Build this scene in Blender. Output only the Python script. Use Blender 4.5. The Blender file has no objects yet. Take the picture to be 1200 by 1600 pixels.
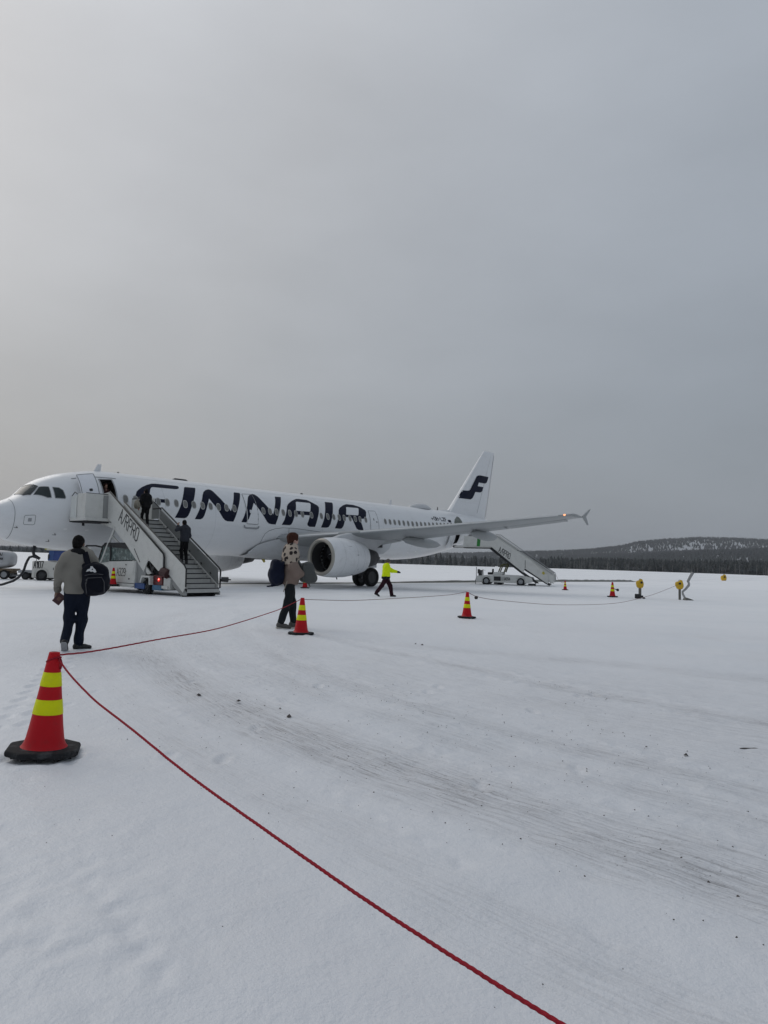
import bpy, bmesh, math, random
import numpy as np
from mathutils import Vector, Matrix

random.seed(7)
rng = np.random.default_rng(7)
S = bpy.context.scene
COL = S.collection
R = math.radians

# ------------------------------------------------------------------ camera
cam_d = bpy.data.cameras.new('camera')
cam = bpy.data.objects.new('camera', cam_d); COL.objects.link(cam)
PITCH, ROLL, EYE = 0.0666, 0.0228, 1.678
cam.location = (0, 0, EYE)
cam.rotation_euler = (Matrix.Rotation(R(90) + PITCH, 3, 'X') @ Matrix.Rotation(ROLL, 3, 'Z')).to_euler()
cam_d.sensor_fit = 'VERTICAL'; cam_d.sensor_height = 36.0
cam_d.lens = 36.0 * 1138.15 / 1600.0
cam_d.clip_start = 0.05; cam_d.clip_end = 12000
S.camera = cam

# ------------------------------------------------------------------ world: overcast sky
W = bpy.data.worlds.new('World'); S.world = W; W.use_nodes = True
nt = W.node_tree; nt.nodes.clear()
def nd(t, typ, **kw):
    n = t.nodes.new(typ)
    for k, v in kw.items(): setattr(n, k, v)
    return n
def mth(t, op, a, b=None, c=None, clamp=False):
    n = nd(t, 'ShaderNodeMath', operation=op); n.use_clamp = clamp
    for i, v in enumerate((a, b, c)):
        if v is None: continue
        if isinstance(v, (int, float)): n.inputs[i].default_value = v
        else: t.links.new(v, n.inputs[i])
    return n.outputs[0]
def vmt(t, op, a, b=None):
    n = nd(t, 'ShaderNodeVectorMath', operation=op)
    for i, v in enumerate((a, b)):
        if v is None: continue
        if isinstance(v, (tuple, list)): n.inputs[i].default_value = v
        else: t.links.new(v, n.inputs[i])
    return n
def mixc(t, f, a, b, mode='MIX'):
    n = nd(t, 'ShaderNodeMix', data_type='RGBA', blend_type=mode)
    for k, v in ((0, f), (6, a), (7, b)):
        if isinstance(v, (int, float)): n.inputs[k].default_value = v
        elif isinstance(v, (tuple, list)): n.inputs[k].default_value = (*v[:3], 1)
        else: t.links.new(v, n.inputs[k])
    return n.outputs[2]
SUN_EL, SUN_AZ = R(34), R(-52)          # azimuth from +Y, negative = to the left
sun_dir = (math.sin(SUN_AZ) * math.cos(SUN_EL), math.cos(SUN_AZ) * math.cos(SUN_EL), math.sin(SUN_EL))
sky = nd(nt, 'ShaderNodeTexSky', sky_type='NISHITA')
sky.sun_disc = False; sky.sun_elevation = SUN_EL; sky.sun_rotation = SUN_AZ
sky.dust_density = 4; sky.air_density = 1.5
tc = nd(nt, 'ShaderNodeTexCoord')
dirv = vmt(nt, 'NORMALIZE', tc.outputs['Generated']).outputs[0]
sep = nd(nt, 'ShaderNodeSeparateXYZ'); nt.links.new(dirv, sep.inputs[0])
el = mth(nt, 'MAXIMUM', sep.outputs[2], 0.0)
dot = mth(nt, 'MAXIMUM', vmt(nt, 'DOT_PRODUCT', dirv, sun_dir).outputs['Value'], 0.0)
glow = mth(nt, 'MULTIPLY', mth(nt, 'POWER', dot, 2.2), mth(nt, 'ADD', mth(nt, 'MULTIPLY', el, 0.95), 0.46))
lum = mth(nt, 'ADD', mth(nt, 'MULTIPLY', el, 1.22), 2.24)
lum = mth(nt, 'ADD', lum, mth(nt, 'MULTIPLY', glow, 1.78))
nz = nd(nt, 'ShaderNodeTexNoise'); nz.inputs['Scale'].default_value = 2.6; nz.inputs['Detail'].default_value = 5
mp = nd(nt, 'ShaderNodeMapping'); mp.inputs['Scale'].default_value = (1, 1, 2.6)
nt.links.new(dirv, mp.inputs[0]); nt.links.new(mp.outputs[0], nz.inputs['Vector'])
lum = mth(nt, 'MULTIPLY', lum, mth(nt, 'ADD', mth(nt, 'MULTIPLY', nz.outputs[0], 0.34), 0.85))
tint = mixc(nt, mth(nt, 'MULTIPLY', mth(nt, 'POWER', dot, 2.0), 1.6, clamp=True), (0.88, 0.985, 1.13), (0.962, 0.995, 1.05))
grey = vmt(nt, 'SCALE', tint); nt.links.new(lum, grey.inputs['Scale'])
skym = vmt(nt, 'SCALE', sky.outputs[0]); skym.inputs['Scale'].default_value = 0.06
addc = vmt(nt, 'ADD', grey.outputs[0], skym.outputs[0])
bg = nd(nt, 'ShaderNodeBackground'); bg.inputs['Strength'].default_value = 0.12
nt.links.new(addc.outputs[0], bg.inputs['Color'])
wo = nd(nt, 'ShaderNodeOutputWorld'); nt.links.new(bg.outputs[0], wo.inputs['Surface'])

sl = bpy.data.lights.new('sun', 'SUN'); sl.energy = 0.55; sl.angle = R(40); sl.color = (1, 0.97, 0.93)
so = bpy.data.objects.new('sun', sl); COL.objects.link(so)
so.rotation_euler = Vector(sun_dir).to_track_quat('Z', 'Y').to_euler()
S.view_settings.view_transform = 'Standard'; S.view_settings.look = 'None'
S.view_settings.exposure = 0.0; S.view_settings.gamma = 1.0
S.render.engine = 'CYCLES'
S.cycles.max_bounces = 6; S.cycles.diffuse_bounces = 3; S.cycles.volume_bounces = 0
S.cycles.use_denoising = True

# ------------------------------------------------------------------ helpers
def lin(c):
    f = lambda v: v / 12.92 if v <= 0.04045 else ((v + 0.055) / 1.055) ** 2.4
    return tuple(f(v / 255) for v in c)
_M = {}
def M(name, col, rough=0.6, metal=0.0, var=0.12, scale=6.0, bump=0.0, bscale=40.0, spec=0.5, stretch=None, dirt=None, coat=0.0):
    """procedural principled material: base colour broken up by noise, optional dirt and fine relief"""
    if name in _M: return _M[name]
    if spec == 0.5 and rough >= 0.69 and not metal: spec = 0.12
    m = bpy.data.materials.new(name); m.use_nodes = True; t = m.node_tree
    b = t.nodes['Principled BSDF']
    b.inputs['Roughness'].default_value = rough; b.inputs['Metallic'].default_value = metal
    b.inputs['Specular IOR Level'].default_value = spec; b.inputs['Coat Weight'].default_value = coat
    co = nd(t, 'ShaderNodeTexCoord'); v = co.outputs['Object']
    if stretch:
        mp = nd(t, 'ShaderNodeMapping'); mp.inputs['Scale'].default_value = stretch
        t.links.new(v, mp.inputs[0]); v = mp.outputs[0]
    n = nd(t, 'ShaderNodeTexNoise'); n.inputs['Scale'].default_value = scale; n.inputs['Detail'].default_value = 5
    t.links.new(v, n.inputs['Vector'])
    f = mth(t, 'ADD', mth(t, 'MULTIPLY', n.outputs[0], 2 * var), 1 - var)
    sc = vmt(t, 'SCALE', col); t.links.new(f, sc.inputs['Scale']); c = sc.outputs[0]
    if dirt:
        n2 = nd(t, 'ShaderNodeTexNoise'); n2.inputs['Scale'].default_value = dirt[1]; n2.inputs['Detail'].default_value = 8
        n2.inputs['Roughness'].default_value = 0.7
        t.links.new(v, n2.inputs['Vector'])
        k = mth(t, 'MULTIPLY', mth(t, 'SUBTRACT', n2.outputs[0], 0.5, clamp=True), dirt[2], clamp=True)
        c = mixc(t, k, c, dirt[0])
    t.links.new(c, b.inputs['Base Color'])
    rr = mth(t, 'ADD', mth(t, 'MULTIPLY', n.outputs[0], 0.16), rough - 0.08, clamp=True); t.links.new(rr, b.inputs['Roughness'])
    if bump:
        n3 = nd(t, 'ShaderNodeTexNoise'); n3.inputs['Scale'].default_value = bscale; n3.inputs['Detail'].default_value = 4
        t.links.new(v, n3.inputs['Vector'])
        bp = nd(t, 'ShaderNodeBump'); bp.inputs['Strength'].default_value = bump; bp.inputs['Distance'].default_value = 0.02
        t.links.new(n3.outputs[0], bp.inputs['Height']); t.links.new(bp.outputs[0], b.inputs['Normal'])
    _M[name] = m; return m
def emis(name, col, st):
    m = bpy.data.materials.new(name); m.use_nodes = True; b = m.node_tree.nodes['Principled BSDF']
    b.inputs['Base Color'].default_value = (*col, 1); b.inputs['Emission Color'].default_value = (*col, 1); b.inputs['Emission Strength'].default_value = st
    return m

def mesh(name, V, F, smooth=False):
    me = bpy.data.meshes.new(name)
    me.from_pydata([tuple(v) for v in V], [], [tuple(f) for f in F]); me.update()
    if smooth: me.polygons.foreach_set('use_smooth', [True] * len(me.polygons))
    return me
def link(name, me, mats, parent=None, loc=None, rot=None):
    o = bpy.data.objects.new(name, me); COL.objects.link(o)
    if me is not None and len(me.materials) == 0:
        for m in (mats if isinstance(mats, (list, tuple)) else [mats]): me.materials.append(m)
    if parent: o.parent = parent
    if loc is not None: o.location = loc
    if rot is not None: o.rotation_euler = rot
    return o
def tag(o, label=None, cat=None, group=None, kind=None):
    if label: o['label'] = label
    if cat: o['category'] = cat
    if group: o['group'] = group
    if kind: o['kind'] = kind
    return o
def thing(name, label, cat, loc=(0, 0, 0), rz=0.0, group=None, scale=None):
    o = bpy.data.objects.new(name, None); COL.objects.link(o); o.location = loc; o.rotation_euler = (0, 0, rz)
    o.empty_display_size = 0.1
    if scale: o.scale = (scale,) * 3
    return tag(o, label, cat, group)
def dup(o, loc=None, rz=None, label=None, parent=None):
    c = o.copy(); COL.objects.link(c)
    if parent: c.parent = parent; c.matrix_parent_inverse = o.matrix_parent_inverse
    for ch in list(o.children): dup(ch, parent=c)
    if loc is not None: c.location = loc
    if rz is not None: c.rotation_euler = (0, 0, rz)
    if label: c['label'] = label
    return c

class MB:
    """collects simple solids, built as ONE mesh"""
    def __init__(s): s.V = []; s.F = []; s.I = []; s.mi = 0
    def add(s, V, F):
        n = len(s.V); s.V += [tuple(v) for v in V]; s.F += [tuple(i + n for i in f) for f in F]; s.I += [s.mi] * len(F); return s
    def box(s, c, d, rot=None):
        x, y, z = (k / 2 for k in d)
        V = [Vector((a, b, e)) for a in (-x, x) for b in (-y, y) for e in (-z, z)]
        if rot is not None: V = [rot @ v for v in V]
        V = [v + Vector(c) for v in V]
        return s.add(V, [(0, 1, 3, 2), (4, 6, 7, 5), (0, 4, 5, 1), (2, 3, 7, 6), (0, 2, 6, 4), (1, 5, 7, 3)])
    def tube(s, pts, r, n=10, cap=True):
        P = [Vector(p) for p in pts]; k = len(P); rr = r if isinstance(r, (list, tuple)) else [r] * k
        V = []; up = None
        for i, p in enumerate(P):
            t = (P[min(i + 1, k - 1)] - P[max(i - 1, 0)]).normalized()
            if up is None: up = t.orthogonal().normalized()
            up = (up - t * up.dot(t)).normalized(); b = t.cross(up)
            for j in range(n):
                a = 2 * math.pi * j / n; V.append(p + (up * math.cos(a) + b * math.sin(a)) * rr[i])
        F = [(i * n + j, i * n + (j + 1) % n, (i + 1) * n + (j + 1) % n, (i + 1) * n + j) for i in range(k - 1) for j in range(n)]
        if cap: F += [tuple(range(n - 1, -1, -1)), tuple((k - 1) * n + j for j in range(n))]
        return s.add(V, F)
    def lathe(s, prof, o=(0, 0, 0), axis='z', n=24, cap=False):
        """prof = [(along axis, radius)]"""
        V = []
        for h, r in prof:
            for j in range(n):
                a = 2 * math.pi * j / n; c, q = r * math.cos(a), r * math.sin(a)
                v = {'z': (c, q, h), 'x': (h, c, q), 'y': (q, h, c)}[axis]
                V.append((v[0] + o[0], v[1] + o[1], v[2] + o[2]))
        k = len(prof)
        F = [(i * n + j, i * n + (j + 1) % n, (i + 1) * n + (j + 1) % n, (i + 1) * n + j) for i in range(k - 1) for j in range(n)]
        if cap: F += [tuple(range(n - 1, -1, -1)), tuple((k - 1) * n + j for j in range(n))]
        return s.add(V, F)
    def prism(s, poly, y0, y1, plane='xz'):
        """polygon in a plane, extruded along the third axis from y0 to y1"""
        def p(u, v, w): return {'xz': (u, w, v), 'xy': (u, v, w), 'yz': (w, u, v)}[plane]
        k = len(poly); V = [p(u, v, y0) for u, v in poly] + [p(u, v, y1) for u, v in poly]
        F = [tuple(range(k)), tuple(range(2 * k - 1, k - 1, -1))] + [(i, i + k, (i + 1) % k + k, (i + 1) % k) for i in range(k)]
        return s.add(V, F)
    def build(s, name, mats, parent=None, smooth=False, bevel=0.0, fix=True, auto=None, seg=2):
        me = mesh(name, s.V, s.F, smooth)
        if fix:
            bm = bmesh.new(); bm.from_mesh(me); bmesh.ops.recalc_face_normals(bm, faces=bm.faces); bm.to_mesh(me); bm.free()
        o = link(name, me, mats, parent)
        if max(s.I or [0]) > 0: me.polygons.foreach_set('material_index', s.I)
        if auto is not None: me.set_sharp_from_angle(angle=R(auto)) if smooth else None
        if bevel:
            b = o.modifiers.new('bevel', 'BEVEL'); b.width = bevel; b.segments = seg; b.limit_method = 'ANGLE'; b.angle_limit = R(35)
        return o

def fill2d(loops, cuts_x=None, cuts_y=None):
    """triangulated flat region from loops (holes allowed), cut along grid lines so that it can be bent; returns verts, faces"""
    bm = bmesh.new(); edges = []
    for lp in loops:
        vs = [bm.verts.new((u, v, 0)) for u, v in lp]
        for i in range(len(vs)): edges.append(bm.edges.new((vs[i], vs[(i + 1) % len(vs)])))
    bmesh.ops.triangle_fill(bm, use_beauty=True, use_dissolve=False, edges=edges, normal=(0, 0, 1))
    for ax, cuts in ((0, cuts_x), (1, cuts_y)):
        if cuts is None: continue
        for c in cuts:
            n = [0, 0, 0]; n[ax] = 1; co = [0, 0, 0]; co[ax] = c
            bmesh.ops.bisect_plane(bm, geom=bm.verts[:] + bm.edges[:] + bm.faces[:], plane_co=co, plane_no=n)
    bm.verts.index_update()
    V = [(v.co.x, v.co.y) for v in bm.verts]; F = [[v.index for v in f.verts] for f in bm.faces]; bm.free()
    return V, F

# stroke lettering: letters in a unit cell (width .62, height 1)
GL = {'A': [[(0, 0), (.31, 1), (.62, 0)], [(.13, .36), (.49, .36)]], 'I': [[(.1, 0), (.4, 1)]], '/': [[(0, 0), (.45, 1)]],
      'R': [[(0, 0), (0, 1), (.4, 1), (.55, .9), (.55, .6), (.4, .5), (0, .5)], [(.3, .5), (.58, 0)]],
      'P': [[(0, 0), (0, 1), (.4, 1), (.55, .9), (.55, .58), (.4, .47), (0, .47)]],
      'O': [[(.15, 0), (0, .15), (0, .85), (.15, 1), (.42, 1), (.57, .85), (.57, .15), (.42, 0), (.15, 0)]],
      'H': [[(0, 0), (0, 1)], [(.55, 0), (.55, 1)], [(0, .5), (.55, .5)]], '-': [[(.1, .5), (.45, .5)]], 'L': [[(0, 1), (0, 0), (.5, 0)]],
      'Z': [[(0, 1), (.55, 1), (0, 0), (.55, 0)]], 'F': [[(0, 0), (0, 1), (.52, 1)], [(0, .52), (.42, .52)]],
      '3': [[(0, .9), (.12, 1), (.45, 1), (.55, .9), (.55, .6), (.42, .5), (.55, .4), (.55, .1), (.45, 0), (.12, 0), (0, .1)], [(.2, .5), (.42, .5)]],
      '2': [[(0, .85), (.12, 1), (.45, 1), (.55, .88), (.55, .6), (0, 0), (.57, 0)]],
      '9': [[(0, .08), (.12, 0), (.42, 0), (.55, .15), (.55, .88), (.42, 1), (.13, 1), (0, .88), (0, .55), (.13, .44), (.55, .44)]],
      '8': [[(.13, .5), (0, .4), (0, .12), (.13, 0), (.42, 0), (.55, .12), (.55, .4), (.42, .5), (.13, .5), (0, .6), (0, .88), (.13, 1), (.42, 1), (.55, .88), (.55, .6), (.42, .5)]],
      '4': [[(.42, 0), (.42, 1), (0, .3), (.57, .3)]], '1': [[(.1, .8), (.3, 1), (.3, 0)]], '0': [[(.15, 0), (0, .15), (0, .85), (.15, 1), (.42, 1), (.57, .85), (.57, .15), (.42, 0), (.15, 0)]],
      '7': [[(0, 1), (.55, 1), (.18, 0)]], 'S': [[(.55, .88), (.42, 1), (.13, 1), (0, .88), (0, .62), (.55, .4), (.55, .12), (.42, 0), (.13, 0), (0, .12)]], 'E': [[(.52, 0), (0, 0), (0, 1), (.52, 1)], [(0, .52), (.42, .52)]],
      'V': [[(0, 1), (.3, 0), (.6, 1)]], 'Y': [[(0, 1), (.3, .5), (.6, 1)], [(.3, .5), (.3, 0)]], 'N': [[(0, 0), (0, 1), (.55, 0), (.55, 1)]], 'M': [[(0, 0), (0, 1), (.3, .4), (.6, 1), (.6, 0)]], 'T': [[(0, 1), (.6, 1)], [(.3, 1), (.3, 0)]], ' ': []}
def strokes(txt, h, w, sp=0.85, aspect=1.0):
    """list of quads (2-D) that spell txt: letter height h, stroke width w"""
    out = []; x = 0
    for ch in txt:
        for pl in GL[ch]:
            for (a, b), (c, e) in zip(pl[:-1], pl[1:]):
                p = Vector((x + a * h * aspect, b * h)); q = Vector((x + c * h * aspect, e * h)); t = (q - p).normalized() * w / 2; n = Vector((-t.y, t.x))
                p = p - t; q = q + t
                out.append([(p + n), (q + n), (q - n), (p - n)])
        x += sp * h * aspect * (0.72 if ch in '/I1' else 1)
    return out, x
def lettering(name, txt, h, w, mapf, mat, parent, sp=0.85, aspect=1.0):
    Q, x = strokes(txt, h, w, sp, aspect); V = []; F = []
    for i, q in enumerate(Q):
        V += [mapf(p.x, p.y, i * 0.00015) for p in q]; F.append(range(i * 4, i * 4 + 4))
    return link(name, mesh(name, V, F), mat, parent)

# ---- implicit bodies: smooth unions of tapered capsules and ellipsoids, meshed by surface nets
def sdf_mesh(prims, h, k=0.04, cut=None, wr=0.0, wf=16.0, pad=0.06, sub=None):
    lo = np.full(3, 1e9); hi = -lo
    for p in prims:
        if p[0] == 'c': pts = [(p[1], p[3]), (p[2], p[4])]
        else: pts = [(p[1], max(p[2]))]
        for c, r in pts: lo = np.minimum(lo, np.array(c) - r); hi = np.maximum(hi, np.array(c) + r)
    lo -= pad; hi += pad
    n = np.ceil((hi - lo) / h).astype(int) + 1
    X = np.stack(np.meshgrid(*[lo[i] + h * np.arange(n[i]) for i in range(3)], indexing='ij'), -1)
    def dist(p):
        if p[0] == 'c':
            a, b = np.array(p[1]), np.array(p[2]); ab = b - a
            t = np.clip(((X - a) @ ab) / (ab @ ab + 1e-12), 0, 1)
            sq = p[5] if len(p) > 5 else None
            D = X - (a + t[..., None] * ab)
            if sq is not None: D = D / np.array(sq)
            return np.sqrt((D ** 2).sum(-1)) - (p[3] + (p[4] - p[3]) * t)
        c, r = np.array(p[1]), np.array(p[2]); D = X - c
        if len(p) > 3 and p[3] is not None: D = D @ np.array(p[3])
        e = p[4] if len(p) > 4 else 2.0
        q = (np.abs(D / r) ** e).sum(-1) ** (1 / e)
        return (q - 1) * min(r)
    V = None
    for p in prims:
        D = dist(p)
        if V is None: V = D
        else:
            hh = np.clip(0.5 + 0.5 * (V - D) / k, 0, 1); V = V * (1 - hh) + D * hh - k * hh * (1 - hh)
    if wr:
        f = wf; V = V + wr * (np.sin(X[..., 2] * f * 1.3 + 2.1 * np.sin(X[..., 0] * f * .7 + X[..., 1] * f * .5)) * .6 + np.sin(X[..., 0] * f + X[..., 2] * f * .8 + 1.7 * np.sin(X[..., 1] * f)) * .5)
    for p in sub or []: V = np.maximum(V, -dist(p))
    for c, nn in cut or []: V = np.maximum(V, (X - np.array(c)) @ np.array(nn))
    V[0] = V[-1] = 1; V[:, 0] = V[:, -1] = 1; V[:, :, 0] = V[:, :, -1] = 1
    ins = V < 0
    c8 = sum(ins[i:n[0] - 1 + i, j:n[1] - 1 + j, l:n[2] - 1 + l].astype(int) for i in (0, 1) for j in (0, 1) for l in (0, 1))
    act = (c8 > 0) & (c8 < 8); idx = -np.ones(act.shape, int); ii = np.argwhere(act); idx[act] = np.arange(len(ii))
    acc = np.zeros((len(ii), 3)); cnt = np.zeros(len(ii))
    for ax in range(3):
        o1, o2 = [q for q in range(3) if q != ax]
        for u in (0, 1):
            for v in (0, 1):
                A = ii.copy(); A[:, o1] += u; A[:, o2] += v; B = A.copy(); B[:, ax] += 1
                va = V[A[:, 0], A[:, 1], A[:, 2]]; vb = V[B[:, 0], B[:, 1], B[:, 2]]; m = (va < 0) != (vb < 0)
                t = va / np.where(m, va - vb, 1)
                P = A.astype(float); P[:, ax] += t; acc[m] += P[m]; cnt[m] += 1
    VV = lo + h * acc / cnt[:, None]
    F = []
    for ax in range(3):
        o1, o2 = [q for q in range(3) if q != ax]
        sl0 = [slice(1, -1)] * 3; sl0[ax] = slice(0, -1); sl1 = list(sl0); sl1[ax] = slice(1, None)
        a = ins[tuple(sl0)]; b = ins[tuple(sl1)]; E = np.argwhere(a != b); fl = a[a != b]
        E[:, o1] += 1; E[:, o2] += 1
        q = []
        for u, v in ((0, 0), (1, 0), (1, 1), (0, 1)):
            Cc = E.copy(); Cc[:, o1] -= u; Cc[:, o2] -= v; q.append(idx[Cc[:, 0], Cc[:, 1], Cc[:, 2]])
        q = np.stack(q, 1); flip = fl if ax != 1 else ~fl
        q[~flip] = q[~flip][:, ::-1]; F.append(q)
    F = np.concatenate(F)
    return VV, F
def sdf_obj(name, prims, h, mats, parent=None, matf=None, **kw):
    V, F = sdf_mesh(prims, h, **kw)
    me = bpy.data.meshes.new(name); me.from_pydata(V.tolist(), [], F.tolist()); me.update()
    me.polygons.foreach_set('use_smooth', [True] * len(me.polygons))
    o = link(name, me, mats, parent)
    if matf is not None:
        c = V[F].mean(1); me.polygons.foreach_set('material_index', matf(c).astype(int))
    return o

def vnoise(x, y, seed=0):
    """smooth value noise on arrays"""
    xi = np.floor(x).astype(np.int64); yi = np.floor(y).astype(np.int64); fx = x - xi; fy = y - yi
    fx = fx * fx * (3 - 2 * fx); fy = fy * fy * (3 - 2 * fy)
    def h(a, b):
        n = (a * 374761393 + b * 668265263 + seed * 982451653) & 0x7fffffff
        n = ((n ^ (n >> 13)) * 1274126177) & 0x7fffffff
        return ((n ^ (n >> 16)) & 0xffff) / 65535.0
    return (h(xi, yi) * (1 - fx) + h(xi + 1, yi) * fx) * (1 - fy) + (h(xi, yi + 1) * (1 - fx) + h(xi + 1, yi + 1) * fx) * fy

def pchip(xs, ys):
    xs = np.array(xs, float); ys = np.array(ys, float); h = np.diff(xs); dl = np.diff(ys) / h
    m = np.zeros(len(xs)); m[0] = dl[0]; m[-1] = dl[-1]
    for i in range(1, len(xs) - 1):
        if dl[i - 1] * dl[i] > 0:
            w1 = 2 * h[i] + h[i - 1]; w2 = h[i] + 2 * h[i - 1]; m[i] = (w1 + w2) / (w1 / dl[i - 1] + w2 / dl[i])
    def f(x):
        x = np.clip(np.asarray(x, float), xs[0], xs[-1]); i = np.clip(np.searchsorted(xs, x) - 1, 0, len(xs) - 2)
        t = (x - xs[i]) / h[i]
        return ((1 + 2 * t) * (1 - t) ** 2 * ys[i] + t * (1 - t) ** 2 * h[i] * m[i] + t * t * (3 - 2 * t) * ys[i + 1] + t * t * (t - 1) * h[i] * m[i + 1])
    return f

# ------------------------------------------------------------------ the aircraft's place on the apron
PX, PY, YAW = -18.10879, 32.72386, 0.87478
DX, DY = math.cos(YAW), math.sin(YAW)           # aft direction
def pw(s, a, z=0.0): return (PX + s * DX + a * DY, PY + s * DY - a * DX, z)   # a = to port

# ------------------------------------------------------------------ ground
def sstep(a, b, x): t = np.clip((x - a) / (b - a), 0, 1); return t * t * (3 - 2 * t)
def gz(x, y):
    x = np.asarray(x, float); y = np.asarray(y, float)
    z = 0.2 * (1 - sstep(12, 32, y))
    bank = np.clip(0.80 - 0.0088 * x, -0.25, 1.75) + 0.5 * (vnoise(x / 45, y / 60, 3) - .5) * sstep(-60, 60, x + 60)
    z = z + bank * sstep(115, 205, y) - (bank + 2.5) * sstep(214, 270, y)
    z = z + sstep(60, 130, y) * 0.25 * (vnoise(x / 30, y / 22, 8) - 0.5)
    return z
def circ(p, q, r):
    ax, ay = p; bx, by = q; cx, cy = r
    d = 2 * (ax * (by - cy) + bx * (cy - ay) + cx * (ay - by))
    ux = ((ax * ax + ay * ay) * (by - cy) + (bx * bx + by * by) * (cy - ay) + (cx * cx + cy * cy) * (ay - by)) / d
    uy = ((ax * ax + ay * ay) * (cx - bx) + (bx * bx + by * by) * (ax - cx) + (cx * cx + cy * cy) * (bx - ax)) / d
    return ux, uy, math.hypot(ax - ux, ay - uy)
# centre lines of the wheel tracks, half width, strength
TRK = [(circ((-2.97, 9.92), (-0.1, 5.6), (1.84, 3.58)), 0.40, .86), (circ((-2.5, 17.0), (1.2, 10.3), (3.67, 7.04)), 0.20, 0.8),
       (circ((-1.6, 11.2), (0.9, 6.9), (2.56, 4.92)), 0.24, 0.6), (circ((-2.4, 11.4), (0.35, 6.7), (2.2, 4.4)), 0.30, 0.4)]
def axis_pts(lo, hi, lo_f, hi_f, step, g):
    a = list(np.arange(lo_f, hi_f, step)); s = step; v = a[-1]
    while v < hi: s *= g; v += s; a.append(v)
    s = step; v = a[0]; b = []
    while v > lo: s *= g; v -= s; b.append(v)
    return np.array(b[::-1] + a)
gx = axis_pts(-4000, 4000, -4.5, 5.5, 0.032, 1.045); gy = axis_pts(-60, 6000, 1.9, 9.5, 0.032, 1.032)
GX, GY = np.meshgrid(gx, gy, indexing='ij')
near = np.exp(-((GX / 30) ** 2 + (GY / 30) ** 2))
GZ = gz(GX, GY)
GZ += near * (0.045 * (vnoise(GX / 1.7, GY / 1.7, 1) - .5) + 0.016 * (vnoise(GX / .33, GY / .33, 2) - .5) + 0.008 * (vnoise(GX / .11, GY / .11, 5) - .5))
for (cx, cy, cr), w, st in TRK:
    d_ = np.hypot(GX - cx, GY - cy) - cr; al = np.arctan2(GY - cy, GX - cx) * cr
    rut = np.exp(-(d_ / w) ** 2) * st
    GZ -= near * rut * (0.016 + 0.004 * (vnoise(d_ / .035, al / .5, 11) - .5) * 2 + 0.006 * (vnoise(GX / .06, GY / .06, 17) - .5))
    side = np.exp(-((np.abs(d_) - w * 1.35) / 0.09) ** 2) * st
    GZ += near * side * 0.034 * (vnoise(d_ / .06, al / .085, 13) - .2) * np.clip(vnoise(al / .8, d_ * 0, 4) * 1.6 - .3, 0, 1)
for fx, fy in [(-1.08, 3.12), (-1.01, 3.02), (-.96, 2.97), (-.85, 2.82), (-.91, 2.76), (-.74, 2.66), (-1.26, 2.89), (-1.15, 2.8), (-.29, 4.78), (-.15, 4.55), (0, 4.33), (.12, 4.15), (.25, 3.95), (.42, 3.68), (-1.3, 3.4), (-1.38, 3.62), (.9, 3.0)]:
    rr = np.hypot((GX - fx) * 1.5 + (GY - fy) * .3, (GY - fy) * 0.9) / 0.075
    GZ += -0.009 * np.exp(-rr ** 4) * (.5 + vnoise(GX / .04, GY / .04, 23)) + 0.009 * np.exp(-((rr - 1.25) / .35) ** 2) * (vnoise(GX / .05, GY / .05, 21))
tr_amp = np.exp(-(((GX + 1.75) / .62) ** 2 + ((GY - 2.9) / 1.1) ** 2)) + .5 * np.exp(-(((GX + .98) / .28) ** 2 + ((GY - 2.85) / .6) ** 2))
GZ += tr_amp * (.030 * (vnoise(GX / .10, GY / .13, 51) - .5) + .016 * (vnoise(GX / .04, GY / .05, 52) - .5))
fr_ = np.random.default_rng(12)
for k in range(46):
    if k < 26: t_ = k / 25; fx, fy = -3.1 - 1.6 * t_ + (.11 if k % 2 else -.11), 6.2 + 5.0 * t_
    else: fx, fy = fr_.uniform(-4, 3), fr_.uniform(4.5, 9)
    ix = np.abs(gx - fx) < .5; iy = np.abs(gy - fy) < .5
    sx_, sy_ = GX[np.ix_(ix, iy)] - fx, GY[np.ix_(ix, iy)] - fy; rr = np.hypot(sx_ / .055, sy_ / .14)
    GZ[np.ix_(ix, iy)] += -.016 * np.exp(-rr ** 4) * (.6 + .8 * vnoise(sx_ / .03 + 9, sy_ / .03, k)) + .008 * np.exp(-((rr - 1.2) / .3) ** 2)
for fx, fy, fr0 in [(-2.46, 5.455, .27), (-1.57, 14.37, .25), (2.38, 20.52, .25)]:      # snow pushed up round the cone bases
    rr = np.hypot(GX - fx, GY - fy); GZ += .018 * np.exp(-((rr - fr0 - .05) / .05) ** 2) * (.3 + vnoise(GX / .05, GY / .05, 61))
nxg, nyg = GX.shape
me = bpy.data.meshes.new('snow_field')
me.vertices.add(nxg * nyg); me.vertices.foreach_set('co', np.stack([GX, GY, GZ], -1).astype(np.float32).ravel())
I = np.arange(nxg * nyg).reshape(nxg, nyg)
Q = np.stack([I[:-1, :-1], I[1:, :-1], I[1:, 1:], I[:-1, 1:]], -1).reshape(-1, 4)
me.loops.add(Q.size); me.loops.foreach_set('vertex_index', Q.ravel().astype(np.int32))
me.polygons.add(len(Q)); me.polygons.foreach_set('loop_start', np.arange(0, Q.size, 4, dtype=np.int32)); me.polygons.foreach_set('loop_total', np.full(len(Q), 4, np.int32))
me.polygons.foreach_set('use_smooth', np.ones(len(Q), bool)); me.update(); me.validate()

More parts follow.
